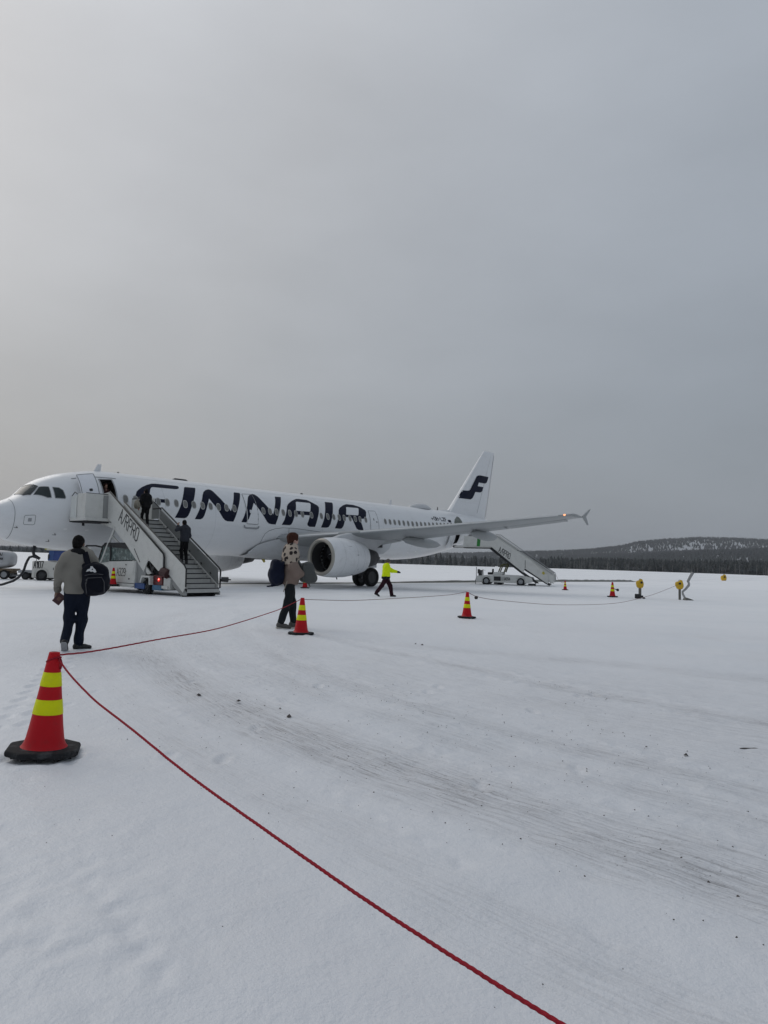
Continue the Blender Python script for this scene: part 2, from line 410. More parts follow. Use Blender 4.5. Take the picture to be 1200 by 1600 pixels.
def snow_material():
    m = bpy.data.materials.new('packed_snow'); m.use_nodes = True; t = m.node_tree; b = t.nodes['Principled BSDF']
    g = nd(t, 'ShaderNodeNewGeometry'); P = g.outputs['Position']
    def noise(scale, det=4, rough=.55, vec=None, st=None):
        v = vec or P
        if st: mp = nd(t, 'ShaderNodeMapping'); mp.inputs['Scale'].default_value = st; t.links.new(v, mp.inputs[0]); v = mp.outputs[0]
        n = nd(t, 'ShaderNodeTexNoise'); n.inputs['Scale'].default_value = scale; n.inputs['Detail'].default_value = det; n.inputs['Roughness'].default_value = rough
        t.links.new(v, n.inputs['Vector']); return n.outputs[0]
    sp = nd(t, 'ShaderNodeSeparateXYZ'); t.links.new(P, sp.inputs[0])
    c = mixc(t, noise(0.35, 5), (0.69, 0.705, 0.735), (0.77, 0.78, 0.805))
    mid = mth(t, 'MULTIPLY', mth(t, 'SUBTRACT', mth(t, 'ADD', sp.outputs[1], mth(t, 'MULTIPLY', noise(.16, 4), 16.0)), 14.0), 0.04, clamp=True)    # grazing brightness put into the colour, rising towards the aircraft
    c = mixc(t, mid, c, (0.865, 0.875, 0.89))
    far = mth(t, 'MULTIPLY', mth(t, 'SUBTRACT', mth(t, 'ADD', sp.outputs[1], mth(t, 'MULTIPLY', noise(.05, 4), 40.0)), 60.0), 0.03, clamp=True)   # untrodden snow off the apron, far-off brightness also put into the colour
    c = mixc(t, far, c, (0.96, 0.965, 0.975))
    dirt_tot = None
    hgt = mth(t, 'MULTIPLY', noise(26, 4, .65), 0.5)
    def polar(cx, cy, cr):
        dx = mth(t, 'SUBTRACT', sp.outputs[0], cx); dy = mth(t, 'SUBTRACT', sp.outputs[1], cy)
        r = mth(t, 'SQRT', mth(t, 'ADD', mth(t, 'MULTIPLY', dx, dx), mth(t, 'MULTIPLY', dy, dy)))
        return dx, dy, mth(t, 'SUBTRACT', r, cr)
    (cx, cy, cr), w0, _s = TRK[0]
    dx, dy, d0 = polar(cx, cy, cr)
    cxn, cyn = -cx / math.hypot(cx, cy - 7), -(cy - 7) / math.hypot(cx, cy - 7)      # angle measured towards the apron, seam behind
    ca = mth(t, 'ADD', mth(t, 'MULTIPLY', dx, cxn), mth(t, 'MULTIPLY', dy, cyn)); sa = mth(t, 'SUBTRACT', mth(t, 'MULTIPLY', dy, cxn), mth(t, 'MULTIPLY', dx, cyn))
    al = mth(t, 'MULTIPLY', mth(t, 'ARCTAN2', sa, ca), cr)
    wob = mth(t, 'MULTIPLY', mth(t, 'SUBTRACT', noise(0.7, 2), .5), 0.30)
    def along(fd, fa, off, det=5, rg=.68):
        cv = nd(t, 'ShaderNodeCombineXYZ'); t.links.new(mth(t, 'MULTIPLY', d0, fd), cv.inputs[0]); t.links.new(mth(t, 'MULTIPLY', al, fa), cv.inputs[1]); cv.inputs[2].default_value = off
        return noise(1.0, det, rg, cv.outputs[0])
    dash = mth(t, 'MULTIPLY', mth(t, 'SUBTRACT', along(58, 2.6, 0, 5, .72), 0.50, clamp=True), 6.0, clamp=True)       # short scrapes
    line = mth(t, 'MULTIPLY', mth(t, 'SUBTRACT', along(17, .55, 1.3, 4, .62), 0.46, clamp=True), 3.4, clamp=True)      # long faint lines
    grit = mth(t, 'MULTIPLY', mth(t, 'SUBTRACT', noise(38, 3, .6), 0.57, clamp=True), 6.0, clamp=True)
    patch = mth(t, 'MULTIPLY', mth(t, 'SUBTRACT', noise(1.1, 3), 0.30, clamp=True), 3.6, clamp=True)
    band = None; edge = None
    for (bx, by, br), w, st in TRK + [(circ((-8, 19), (1.2, 12.5), (7.0, 8.9)), 0.45, .55), (circ((-12, 26), (6, 17), (16, 12.5)), 1.0, .5), (circ((-6, 14.5), (1.6, 8.6), (6, 5.2)), 2.6, .34), (circ((-3.5, 9.5), (-1.3, 5.6), (.6, 3.0)), 0.25, .25)]:
        _, _, d = polar(bx, by, br); d = mth(t, 'ADD', d, wob); q = mth(t, 'DIVIDE', d, w)
        e_ = mth(t, 'MULTIPLY', mth(t, 'EXPONENT', mth(t, 'MULTIPLY', mth(t, 'MULTIPLY', q, q), -1.0)), st); band = e_ if band is None else mth(t, 'MAXIMUM', band, e_)
        if st >= .4 and w < .4:
            g_ = mth(t, 'EXPONENT', mth(t, 'MULTIPLY', mth(t, 'POWER', mth(t, 'DIVIDE', mth(t, 'SUBTRACT', mth(t, 'ABSOLUTE', d), w * 1.25), w * .6), 2.0), -st)); edge = g_ if edge is None else mth(t, 'MAXIMUM', edge, g_)
    sk = mth(t, 'ADD', mth(t, 'MULTIPLY', dash, .60), mth(t, 'ADD', mth(t, 'MULTIPLY', line, .36), mth(t, 'ADD', mth(t, 'MULTIPLY', grit, .50), .14)), clamp=True)
    dirt_tot = mth(t, 'MULTIPLY', mth(t, 'MULTIPLY', mth(t, 'MULTIPLY', sk, mth(t, 'MULTIPLY', band, mth(t, 'SUBTRACT', 1.0, mth(t, 'MULTIPLY', mth(t, 'SUBTRACT', sp.outputs[1], 8.0, clamp=False), .11, clamp=True)))), mth(t, 'ADD', patch, .22)), 1.25, clamp=True)
    hgt = mth(t, 'SUBTRACT', hgt, mth(t, 'MULTIPLY', mth(t, 'MULTIPLY', band, mth(t, 'ADD', dash, mth(t, 'MULTIPLY', line, .5))), 0.45))
    cv2 = nd(t, 'ShaderNodeCombineXYZ'); t.links.new(mth(t, 'MULTIPLY', d0, 9.0), cv2.inputs[0]); t.links.new(mth(t, 'MULTIPLY', al, 6.5), cv2.inputs[1])
    vor = nd(t, 'ShaderNodeTexVoronoi', feature='F1'); vor.inputs['Scale'].default_value = 1.0; vor.inputs['Randomness'].default_value = .8; t.links.new(cv2.outputs[0], vor.inputs['Vector'])
    hgt = mth(t, 'ADD', hgt, mth(t, 'MULTIPLY', mth(t, 'MULTIPLY', vor.outputs['Distance'], edge), mth(t, 'MULTIPLY', patch, 1.1)))     # scalloped tread marks
    c = mixc(t, mth(t, 'MULTIPLY', dirt_tot, 0.92), c, (0.27, 0.26, 0.265))
    # bluish polished ice where wheels have pressed, faint sand elsewhere
    ice = mth(t, 'MULTIPLY', mth(t, 'SUBTRACT', noise(0.22, 4), 0.52, clamp=True), 3.2, clamp=True)
    c = mixc(t, mth(t, 'MULTIPLY', ice, 0.34), c, (0.58, 0.645, 0.70))
    sand = mth(t, 'MULTIPLY', mth(t, 'SUBTRACT', noise(0.8, 5, .7, st=(1, .55, 1)), 0.56, clamp=True), 3.0, clamp=True)
    c = mixc(t, mth(t, 'MULTIPLY', sand, 0.22), c, (0.50, 0.47, 0.43))
    speck = mth(t, 'MULTIPLY', mth(t, 'SUBTRACT', noise(55, 2, .5), 0.735, clamp=True), 16, clamp=True)
    c = mixc(t, mth(t, 'MULTIPLY', speck, 0.30), c, (0.20, 0.18, 0.16))
    # grey streaks round the aircraft, along its axis; its shade put into the colour
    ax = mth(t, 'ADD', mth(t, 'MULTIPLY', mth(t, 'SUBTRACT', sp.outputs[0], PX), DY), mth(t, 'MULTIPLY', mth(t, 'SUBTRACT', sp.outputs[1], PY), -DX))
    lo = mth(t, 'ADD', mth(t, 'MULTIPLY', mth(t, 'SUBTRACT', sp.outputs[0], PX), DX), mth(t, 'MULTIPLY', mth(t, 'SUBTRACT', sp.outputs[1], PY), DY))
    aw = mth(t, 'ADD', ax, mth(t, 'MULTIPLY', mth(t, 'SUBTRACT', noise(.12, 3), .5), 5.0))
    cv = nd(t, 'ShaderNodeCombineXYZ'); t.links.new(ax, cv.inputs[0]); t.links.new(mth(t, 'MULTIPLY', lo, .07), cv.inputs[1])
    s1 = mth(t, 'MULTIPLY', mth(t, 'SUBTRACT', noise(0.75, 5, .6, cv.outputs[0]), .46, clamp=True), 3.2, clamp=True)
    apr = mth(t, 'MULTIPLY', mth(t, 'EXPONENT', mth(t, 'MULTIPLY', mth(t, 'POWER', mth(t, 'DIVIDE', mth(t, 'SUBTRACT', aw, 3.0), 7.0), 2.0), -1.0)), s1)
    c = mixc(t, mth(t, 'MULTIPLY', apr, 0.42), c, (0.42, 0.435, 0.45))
    t.links.new(c, b.inputs['Base Color'])
    b.inputs['Roughness'].default_value = 0.5; b.inputs['Specular IOR Level'].default_value = 0.5
    hgt = mth(t, 'ADD', hgt, mth(t, 'MULTIPLY', noise(5.5, 5, .6), 0.8))
    hgt = mth(t, 'ADD', hgt, mth(t, 'MULTIPLY', noise(120, 3, .6), 0.10))
    bp = nd(t, 'ShaderNodeBump'); bp.inputs['Strength'].default_value = 0.5; bp.inputs['Distance'].default_value = 0.035
    t.links.new(hgt, bp.inputs['Height']); t.links.new(bp.outputs[0], b.inputs['Normal'])
    return m
SNOW = snow_material()
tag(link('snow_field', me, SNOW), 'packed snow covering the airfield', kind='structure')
def G(x, y): return float(gz(x, y))

# ------------------------------------------------------------------ hills and forest
_b = pchip([-3500, -1370, 91, 400, 662, 829, 914, 1055, 1142, 1371, 2200, 3500], [14, 15, 26, 34, 47, 65, 84, 98, 103, 101, 80, 60])
_m = pchip([-3500, -300, 150, 395, 527, 725, 900, 1400, 3500], [0, 1, 2, 8, 22, 38, 46, 50, 40])
def hill_z(x, y):
    z = -2.6 + _b(x * 2600 / np.maximum(y, 1800)) * sstep(1750, 2600, y) * 1.0
    z = np.maximum(z, -2.6 + _m(x) * sstep(900, 1500, y))
    z = z + sstep(700, 1500, y) * 7 * (vnoise(x / 240, y / 260, 31) - .5)
    return z - sstep(2700, 3600, y) * 60
hx = np.linspace(-3300, 3300, 221); hy = np.concatenate([np.linspace(330, 2700, 100), np.linspace(2740, 3600, 14)])
HX, HY = np.meshgrid(hx, hy, indexing='ij'); HZ = hill_z(HX, HY)
HZ[:, 0] = -3.2
Ih = np.arange(HX.size).reshape(HX.shape)
Fh = np.stack([Ih[:-1, :-1], Ih[1:, :-1], Ih[1:, 1:], Ih[:-1, 1:]], -1).reshape(-1, 4)
me = bpy.data.meshes.new('hill'); me.from_pydata(np.stack([HX, HY, HZ], -1).reshape(-1, 3).tolist(), [], Fh.tolist()); me.update()
me.polygons.foreach_set('use_smooth', [True] * len(me.polygons))
HSNOW = M('hill_snow', (0.46, 0.475, 0.50), 0.8, var=.3, scale=.03)
tag(link('hill', me, HSNOW), 'wooded snowy hill beyond the airfield', kind='structure')

def tree_material(name, col, snow):
    m = bpy.data.materials.new(name); m.use_nodes = True; t = m.node_tree; b = t.nodes['Principled BSDF']
    g = nd(t, 'ShaderNodeNewGeometry'); r = g.outputs['Random Per Island']
    k = mth(t, 'ADD', mth(t, 'MULTIPLY', r, 1.1), .45); sc = vmt(t, 'SCALE', col); t.links.new(k, sc.inputs['Scale'])
    sep = nd(t, 'ShaderNodeSeparateXYZ'); t.links.new(g.outputs['Normal'], sep.inputs[0])
    n = nd(t, 'ShaderNodeTexNoise'); n.inputs['Scale'].default_value = 1.3; n.inputs['Detail'].default_value = 3; t.links.new(g.outputs['Position'], n.inputs['Vector'])
    up = mth(t, 'MULTIPLY', mth(t, 'SUBTRACT', n.outputs[0], .47, clamp=True), snow, clamp=True)
    c = mixc(t, up, sc.outputs[0], (.55, .58, .62)); t.links.new(c, b.inputs['Base Color']); b.inputs['Roughness'].default_value = .9
    return m
SPRUCE = tree_material('spruce_needles', (.026, .031, .031), .5); SPRUCE2 = tree_material('far_needles', (.036, .042, .045), .8)
BARK = M('bark', (.10, .085, .075), .9, var=.3, scale=3); BIRCH = M('birch_bark', (.20, .195, .19), .85, var=.35, scale=1.5)
def forest(name, P, Hh, wr, tiers, nseg, mat, label):
    n = len(P); V = []; F = []; off = 0
    for k in range(tiers):
        z0 = (.10 + .80 * k / tiers); z1 = min(1.0, z0 + 1.25 / tiers + .12); rad = wr * (1 - .82 * k / tiers)
        a = rng.uniform(0, 6.28, n)[:, None] + np.arange(nseg) * 2 * np.pi / nseg
        rr = (Hh * rad)[:, None] * rng.uniform(.65, 1.25, (n, nseg))
        ring = np.stack([P[:, :1] + rr * np.cos(a), P[:, 1:2] + rr * np.sin(a), P[:, 2:3] + Hh[:, None] * (z0 + rng.uniform(-.05, .05, (n, nseg)))], -1)
        tip = P + np.stack([rng.normal(0, .02, n) * Hh, rng.normal(0, .02, n) * Hh, Hh * (z1 if k < tiers - 1 else 1.0)], -1)
        V.append(np.concatenate([ring, tip[:, None]], 1).reshape(-1, 3))
        base = off + np.arange(n)[:, None] * (nseg + 1); j = np.arange(nseg)
        F.append(np.stack([base + j, base + (j + 1) % nseg, np.broadcast_to(base + nseg, (n, nseg))], -1).reshape(-1, 3)); off += n * (nseg + 1)
    V = np.concatenate(V); F = np.concatenate(F)
    me = bpy.data.meshes.new(name); me.vertices.add(len(V)); me.vertices.foreach_set('co', V.astype(np.float32).ravel())
    me.loops.add(F.size); me.loops.foreach_set('vertex_index', F.astype(np.int32).ravel()); me.polygons.add(len(F))
    me.polygons.foreach_set('loop_start', np.arange(0, F.size, 3, dtype=np.int32)); me.polygons.foreach_set('loop_total', np.full(len(F), 3, np.int32)); me.update(); me.validate()
    return tag(link(name, me, mat), label, kind='stuff')
def scatter(n, x0, x1, y0, y1):
    x = rng.uniform(x0, x1, n); y = rng.uniform(y0, y1, n); return x, y
def on_view(x, y): return np.abs(x) < y * .66 + 60
# forest belt behind the airfield
x, y = scatter(15000, -560, 560, 440, 680); k = on_view(x, y); x, y = x[k], y[k]
dens = sstep(60, 240, x + 60 * (vnoise(x / 60, y / 60, 5) - .5)) * .95 + .05
k = rng.uniform(0, 1, len(x)) < dens; x, y = x[k], y[k]
Hh = rng.uniform(6.0, 9.6, len(x)) * (0.80 + .35 * vnoise(x / 22, y / 50, 9)) * (1 + .25 * (y - 440) / 200)
forest('forest_belt', np.stack([x, y, np.full(len(x), -2.7)], -1), Hh, .24, 4, 6, SPRUCE, 'dense dark spruce wood along the edge of the airfield')
x, y = scatter(16000, -1150, 1150, 900, 1620); k = on_view(x, y); x, y = x[k], y[k]
forest('forest_ridge', np.stack([x, y, hill_z(x, y) - .3], -1), rng.uniform(8, 13, len(x)), .26, 3, 5, SPRUCE2, 'spruce forest covering the low ridge')
x, y = scatter(30000, -1900, 1900, 1750, 2760); k = on_view(x, y); x, y = x[k], y[k]
u = x * 2600 / y
clr = (vnoise(x / 45, y / 110, 41) > .64) & (u > 1040) & (u < 1300) & (y > 2180) & (y < 2560)
clr |= (vnoise(x / 40, y / 90, 43) > .60) & (u > 1180) & (y > 1900) & (y < 2080)
thin = rng.uniform(0, 1, len(x)) < .25
k = ~clr | thin; x, y = x[k], y[k]
forest('forest_hill', np.stack([x, y, hill_z(x, y) - .3], -1), rng.uniform(8, 13, len(x)), .27, 3, 5, SPRUCE2, 'far spruce forest with snowy clearings on the hill')
# pale bare trunks at the front of the belt
mb = MB()
for i in range(90):
    x = random.uniform(120, 330) if random.random() < .8 else random.uniform(20, 120); y = random.uniform(425, 450); h = random.uniform(4, 7.5); z = -2.7
    mb.tube([(x, y, z), (x + random.uniform(-.3, .3), y, z + h)], [.11, .04], 4, False)
    for q in range(3):
        zz = z + h * random.uniform(.45, .9); dx = random.uniform(-1, 1); mb.tube([(x, y, zz), (x + dx, y, zz + .9)], [.05, .02], 3, False)
tag(mb.build('birch_thicket', BIRCH, fix=False), 'pale bare birch trunks in front of the spruce wood', kind='stuff')

def spruce(x, y, h, label, seed):
    r = random.Random(seed); t = thing('spruce_tree', label, 'tree', (x, y, -2.6), r.uniform(0, 6), 'single spruces beyond the snow bank')
    m = MB(); m.tube([(0, 0, 0), (.1, 0, h * .5), (0, 0, h * .97)], [h * .018, h * .012, .03], 7); m.build('trunk', BARK, t)
    m = MB()
    nl = 15
    for k in range(nl):
        f = k / (nl - 1); z = h * (.10 + .86 * f); R0 = h * .21 * (1 - f) ** .85 + .12
        nb = max(5, int(11 * (1 - f) + 4))
        for j in range(nb):
            a = 6.283 * (j + r.random()) / nb; L = R0 * r.uniform(.65, 1.2); dz = -L * r.uniform(.25, .5); c, s_ = math.cos(a), math.sin(a); w = L * .24
            p0 = (0, 0, z); p1 = (c * L * .55 - s_ * w, s_ * L * .55 + c * w, z + dz * .5); p2 = (c * L * .55 + s_ * w, s_ * L * .55 - c * w, z + dz * .5); p3 = (c * L, s_ * L, z + dz); p4 = (c * L * .5, s_ * L * .5, z + dz * .3 - L * .22)
            m.add([p0, p1, p3, p2, p4], [(0, 1, 3, 2), (0, 4, 3), (1, 4, 2)])
    m.build('crown', SPRUCE, t, fix=False)
    return t
for i, (px_, yy, h, lb) in enumerate([(697, 455, 10.5, 'tallest dark spruce standing beside the rear stairs, beyond the snow'), (712, 470, 8.5, 'medium dark spruce just right of the tallest one, under the tail'),
                            (682, 480, 9.5, 'dark spruce showing below the rear fuselage, left of the tallest one'), (728, 490, 7.0, 'short dark spruce left of the rear stairs vehicle'),
                            (660, 500, 7.5, 'short spruce showing under the middle of the rear fuselage')]):
    spruce((px_ - 600 + 3) / 1138 * yy, yy, h, lb, i)

# thin winter air between here and the hills
hb = MB().box((0, 1900, 68), (7600, 5200, 146)).build('haze', [])
hm = bpy.data.materials.new('winter_air'); hm.use_nodes = True; t = hm.node_tree; t.nodes.remove(t.nodes['Principled BSDF'])
pv = nd(t, 'ShaderNodeVolumePrincipled'); pv.inputs['Density'].default_value = 0.00012; pv.inputs['Color'].default_value = (.90, .93, .97, 1)
t.links.new(pv.outputs[0], t.nodes['Material Output'].inputs['Volume'])
hb.data.materials.append(hm); tag(hb, 'thin cold haze over the airfield', kind='stuff')

# ------------------------------------------------------------------ airliner
WHITE = M('aircraft_white', (.74, .75, .76), .32, var=.03, scale=.9, dirt=((.50, .49, .47), 2.2, .9), stretch=(.35, 1, 1.6), coat=.3)
NAVY = M('navy_paint', (.0035, .006, .021), .55, var=.06, spec=.14)
WINGG = M('wing_grey', (.31, .325, .33), .45, var=.05, scale=.8, dirt=((.22, .22, .21), 1.6, 1.1), stretch=(1, .3, 1))
BELLYG = M('fairing_grey', (.52, .53, .54), .42, var=.05, scale=1.2, dirt=((.28, .27, .25), 1.9, 1.1))
METAL = M('bare_metal', (.36, .34, .30), .42, metal=.6, var=.08, scale=4)
DARKM = M('dark_metal', (.045, .045, .047), .5, metal=.5, var=.2)
BLACKI = M('duct_black', (.012, .012, .013), .6, var=.2)
RUBBER = M('tyre_rubber', (.018, .018, .019), .85, var=.25, scale=9, dirt=((.25, .25, .26), 6, .8))
SEAM = M('panel_seam', (.20, .21, .215), .7)
WINF = M('window_surround', (.36, .36, .345), .5, var=.05); WINP = M('window_pane', (.165, .165, .155), .18, var=.25, scale=2)
GLASS = M('cockpit_glass', (.022, .032, .034), .12, var=.5, scale=3.5, spec=.28)
GREYM = M('grey_metal', (.30, .31, .32), .5, var=.12)

def spch(A, Y):
    f = pchip(np.sqrt(A), Y); return lambda s: f(np.sqrt(np.maximum(s, 0)))
TOP = spch([0, .3, .77, 1.05, 1.33, 1.74, 2.02, 2.31, 2.76, 3.22, 3.69, 4.21, 5, 6, 29, 36, 40, 42.3, 44.2], [3.3, 3.72, 4.01, 4.14, 4.29, 4.72, 4.96, 5.14, 5.34, 5.5, 5.61, 5.72, 5.84, 5.9, 5.9, 5.88, 5.72, 5.55, 5.2])
BOT = spch([0, .3, .87, 1.44, 2.43, 3.1, 3.9, 5, 6, 29, 31, 33, 35, 37, 39, 41, 43, 44.2], [3.3, 2.75, 2.3, 2.13, 1.97, 1.88, 1.82, 1.77, 1.76, 1.76, 1.85, 2.07, 2.42, 2.86, 3.35, 3.9, 4.5, 4.75])
WID = spch([0, .3, .87, 1.44, 2, 2.6, 3.3, 4.2, 5.2, 6, 30, 32, 34, 36, 38, 40, 42, 44.2], [0, .56, .98, 1.25, 1.46, 1.63, 1.78, 1.9, 1.955, 1.975, 1.975, 1.95, 1.87, 1.71, 1.46, 1.13, .76, .25])
def ZC(s):
    s = np.asarray(s, float); t = np.clip(s / 6, 0, 1); zn = 3.3 + .53 * (t * t * (3 - 2 * t)) ** .8
    return np.where(s < 10, zn, np.where(s < 29, 3.83, BOT(s) + (TOP(s) - BOT(s)) * .5))
def surf(s, deg, off=0.0):
    """point on the fuselage skin: station, angle above the widest line on the port side"""
    s = np.asarray(s, float); p = np.radians(np.asarray(deg, float))
    zc = ZC(s); c, q = np.cos(p), np.sin(p); h = np.where(q >= 0, TOP(s) - zc, zc - BOT(s)); w = WID(s)
    nx = c * h; nz = q * w; L = np.sqrt(nx * nx + nz * nz) + 1e-9
    return np.stack(np.broadcast_arrays(s, -(w * c + off * nx / L), zc + h * q + off * nz / L), -1)    # local: x aft, -y = port
air = thing('airliner', 'white twin-engine airliner with big dark blue letters, parked on the snow with both stairs attached', 'airplane', (PX, PY, 0), YAW)
D1 = (4.82, 5.50, -10.0, 50.0); D4 = (35.05, 35.95, -38.0, 14.0)
st = np.unique(np.round(np.concatenate([3 * np.linspace(0, 1, 26) ** 2, np.arange(3.25, 6, .18), np.arange(6, 30, .75), np.arange(30, 44.2, .35), [44.2], D1[:2], D4[:2]]), 4))
ph = np.unique(np.round(np.concatenate([np.arange(-180, 180, 4.0), D1[2:], D4[2:]]), 4))
SS, PP = np.meshgrid(st, ph, indexing='ij'); PV = surf(SS, PP); ns, npn = SS.shape
V = PV.reshape(-1, 3).tolist(); F = []
for i in range(ns - 1):
    sm = (st[i] + st[i + 1]) / 2
    for j in range(npn):
        j2 = (j + 1) % npn; pm = (ph[j] + (ph[j2] if j2 else 180)) / 2
        if any(a < sm < b and c < pm < e for a, b, c, e in (D1, D4)): continue
        F.append((i * npn + j, (i + 1) * npn + j, (i + 1) * npn + j2, i * npn + j2))
F.append(tuple((ns - 1) * npn + j for j in range(npn)))
me = mesh('fuselage', V, F, True); link('fuselage', me, WHITE, air)

def patch(name, loops, off, mat, parent=air, cs=None, thick=False):
    """flat marking or panel laid on the skin; loops in (station, degrees)"""
    lo = [[(u, v / 28.0) for u, v in lp] for lp in loops]
    vs = [v for lp in loops for _, v in lp]; us = [u for lp in loops for u, _ in lp]
    cy = [k / 28.0 for k in np.arange(math.floor(min(vs) / 4) * 4 + .37, max(vs), 4)]
    cx = None if cs is None else np.arange(min(us) + .01, max(us), cs)
    V, F = fill2d(lo, cx, cy); V = np.array(V)
    P = surf(V[:, 0], V[:, 1] * 28.0, off)
    o = link(name, mesh(name, P, F, True), mat, parent); return o
def outline(name, lp, w, off, mat, parent=air, closed=True, n=10):
    """thin line along the skin through (station, degrees) points"""
    pts = []
    k = len(lp)
    for i in range(k if closed else k - 1):
        a, b = lp[i], lp[(i + 1) % k]
        for q in range(n): pts.append((a[0] + (b[0] - a[0]) * q / n, a[1] + (b[1] - a[1]) * q / n))
    if not closed: pts.append(lp[-1])
    P = surf(np.array([p[0] for p in pts]), np.array([p[1] for p in pts]), off)
    O = surf(np.array([p[0] for p in pts]), np.array([p[1] for p in pts]), off + 1)
    V = []; F = []; m = len(P)
    for i in range(m):
        t = (P[(i + 1) % m] - P[i - 1]) if closed or 0 < i < m - 1 else (P[min(i + 1, m - 1)] - P[max(i - 1, 0)])
        nn = np.cross(t, O[i] - P[i]); nn = nn / (np.linalg.norm(nn) + 1e-9) * w / 2
        V += [P[i] - nn, P[i] + nn]
    for i in range(m if closed else m - 1): j = (i + 1) % m; F.append((2 * i, 2 * j, 2 * j + 1, 2 * i + 1))
    return link(name, mesh(name, V, F), mat, parent)
def rrect(s0, s1, p0, p1, rs, rp, n=4):
    o = []
    for cx, cy, a0 in ((s1 - rs, p1 - rp, 0), (s0 + rs, p1 - rp, 90), (s0 + rs, p0 + rp, 180), (s1 - rs, p0 + rp, 270)):
        for k in range(n + 1): a = R(a0 + 90 * k / n); o.append((cx + rs * math.cos(a), cy + rp * math.sin(a)))
    return o

LET = {
 'F': [[(6.461,19.4),(6.55,25),(6.648,30.5),(6.818,34.8),(7.035,39.4),(7.386,45.1),(7.731,49.4),(7.957,50.5),(9.299,50.8),(9.368,50),(9.37,47),(9.29,44.2),(9.169,42.9),(9.039,42.4),(7.717,41.9),(7.608,40.8),(7.505,37.6),(7.38,29.3),(7.281,21.4),(8.408,22),(8.479,21),(8.477,17.7),(8.317,16.4),(7.243,16.1),(7.15,10.1),(7.019,1.7),(6.883,-3.1),(6.671,-4.3),(6.0,-4.3),(6.22,4.8),(6.37,12.2)]],
 'I': [[(9.714,48.2),(9.808,50.2),(10.45,50.8),(10.467,49.4),(10.281,39.1),(10.062,26.6),(9.859,15.7),(9.7,5.7),(9.609,.8),(9.496,-2.8),(9.36,-4.2),(8.768,-4.3),(8.91,2.3),(9.1,12.2),(9.276,22.6),(9.443,32.9)]],
 'N': [[(10.017,-4.3),(10.38,-4.2),(10.52,-2.3),(10.618,1.5),(10.727,8.5),(10.872,17.9),(11.091,30.4),(11.252,23),(11.502,15.1),(11.693,7.3),(11.868,.7),(12.017,-2.8),(12.191,-4.2),(12.618,-4.2),(12.786,5.2),(12.998,18.1),(13.264,32.5),(13.547,48),(13.529,50),(13.156,50.2),(13.078,47.9),(12.77,30),(12.544,17.2),(12.44,12.1),(12.314,17.8),(12.064,25.4),(11.766,37.2),(11.59,46.6),(11.506,50),(11.337,50.7),(11.112,47.9),(10.888,42.7),(10.734,36),(10.561,25.7),(10.392,14.8),(10.2,4.7)]],
 'N2': [[(13.189,-4),(13.515,-4),(13.657,-.9),(13.869,10.2),(14.048,20.3),(14.26,30.1),(14.426,24.5),(14.645,16),(14.9,6.8),(15.097,-.3),(15.253,-3.2),(15.456,-4),(15.784,-4),(15.954,6.4),(16.196,21.3),(16.503,37.2),(16.787,51.2),(16.28,50.5),(16.11,40.3),(15.828,25.2),(15.603,12.3),(15.5,17.6),(15.272,25.2),(15.009,35.2),(14.81,46.1),(14.669,50.4),(14.511,51),(14.241,48.1),(14.013,42),(13.832,32.7),(13.613,19.4),(13.413,7.4)]],
 'A': [[(16.271,-3.8),(16.494,5.1),(16.675,16.5),(16.895,30.1),(17.065,35.2),(17.555,43.9),(18.045,50.4),(18.304,51.4),(19.0,50.8),(19.263,46.4),(19.693,38.3),(19.736,34.2),(19.585,24.5),(19.342,11.5),(19.095,-3.5),(18.602,-3.8),(18.453,-2),(18.409,.8),(18.598,10.9),(18.699,16.3),(17.389,16),(17.299,9.7),(17.152,1.8),(17.052,-2.1),(16.908,-3.6)], [(17.829,41.2),(17.942,42.9),(19.067,43),(19.109,40.7),(18.813,24.5),(18.726,23.3),(17.61,23),(17.56,24)]],
 'I2': [[(20.643,51),(21.352,51.2),(21.316,47.8),(20.997,32.2),(20.671,13.7),(20.491,3.2),(20.344,-1.7),(20.142,-3.4),(19.631,-3.6),(19.869,8.3),(20.106,22.6),(20.34,35.7)]],
 'R': [[(20.907,-3.5),(21.159,8.9),(21.376,22.1),(21.554,32.7),(21.762,38.3),(22.286,46.5),(22.731,51.2),(23.425,51.2),(23.971,47),(24.349,39.3),(24.364,34.7),(24.135,22.7),(23.995,19.7),(23.672,18.5),(23.399,18),(23.517,11.2),(23.657,2.8),(23.75,-3.4),(23.246,-3.4),(23.013,-.8),(22.799,8.7),(22.618,19),(22.07,19.3),(21.891,11.5),(21.718,1.5),(21.581,-2.5),(21.404,-3.5)], [(22.461,41.1),(22.554,42.5),(23.683,43),(23.721,41.3),(23.418,26.8),(23.317,24.9),(22.199,24.4),(22.157,25.3)]]}
for k, lp in LET.items(): patch('letter', lp, .006, NAVY)

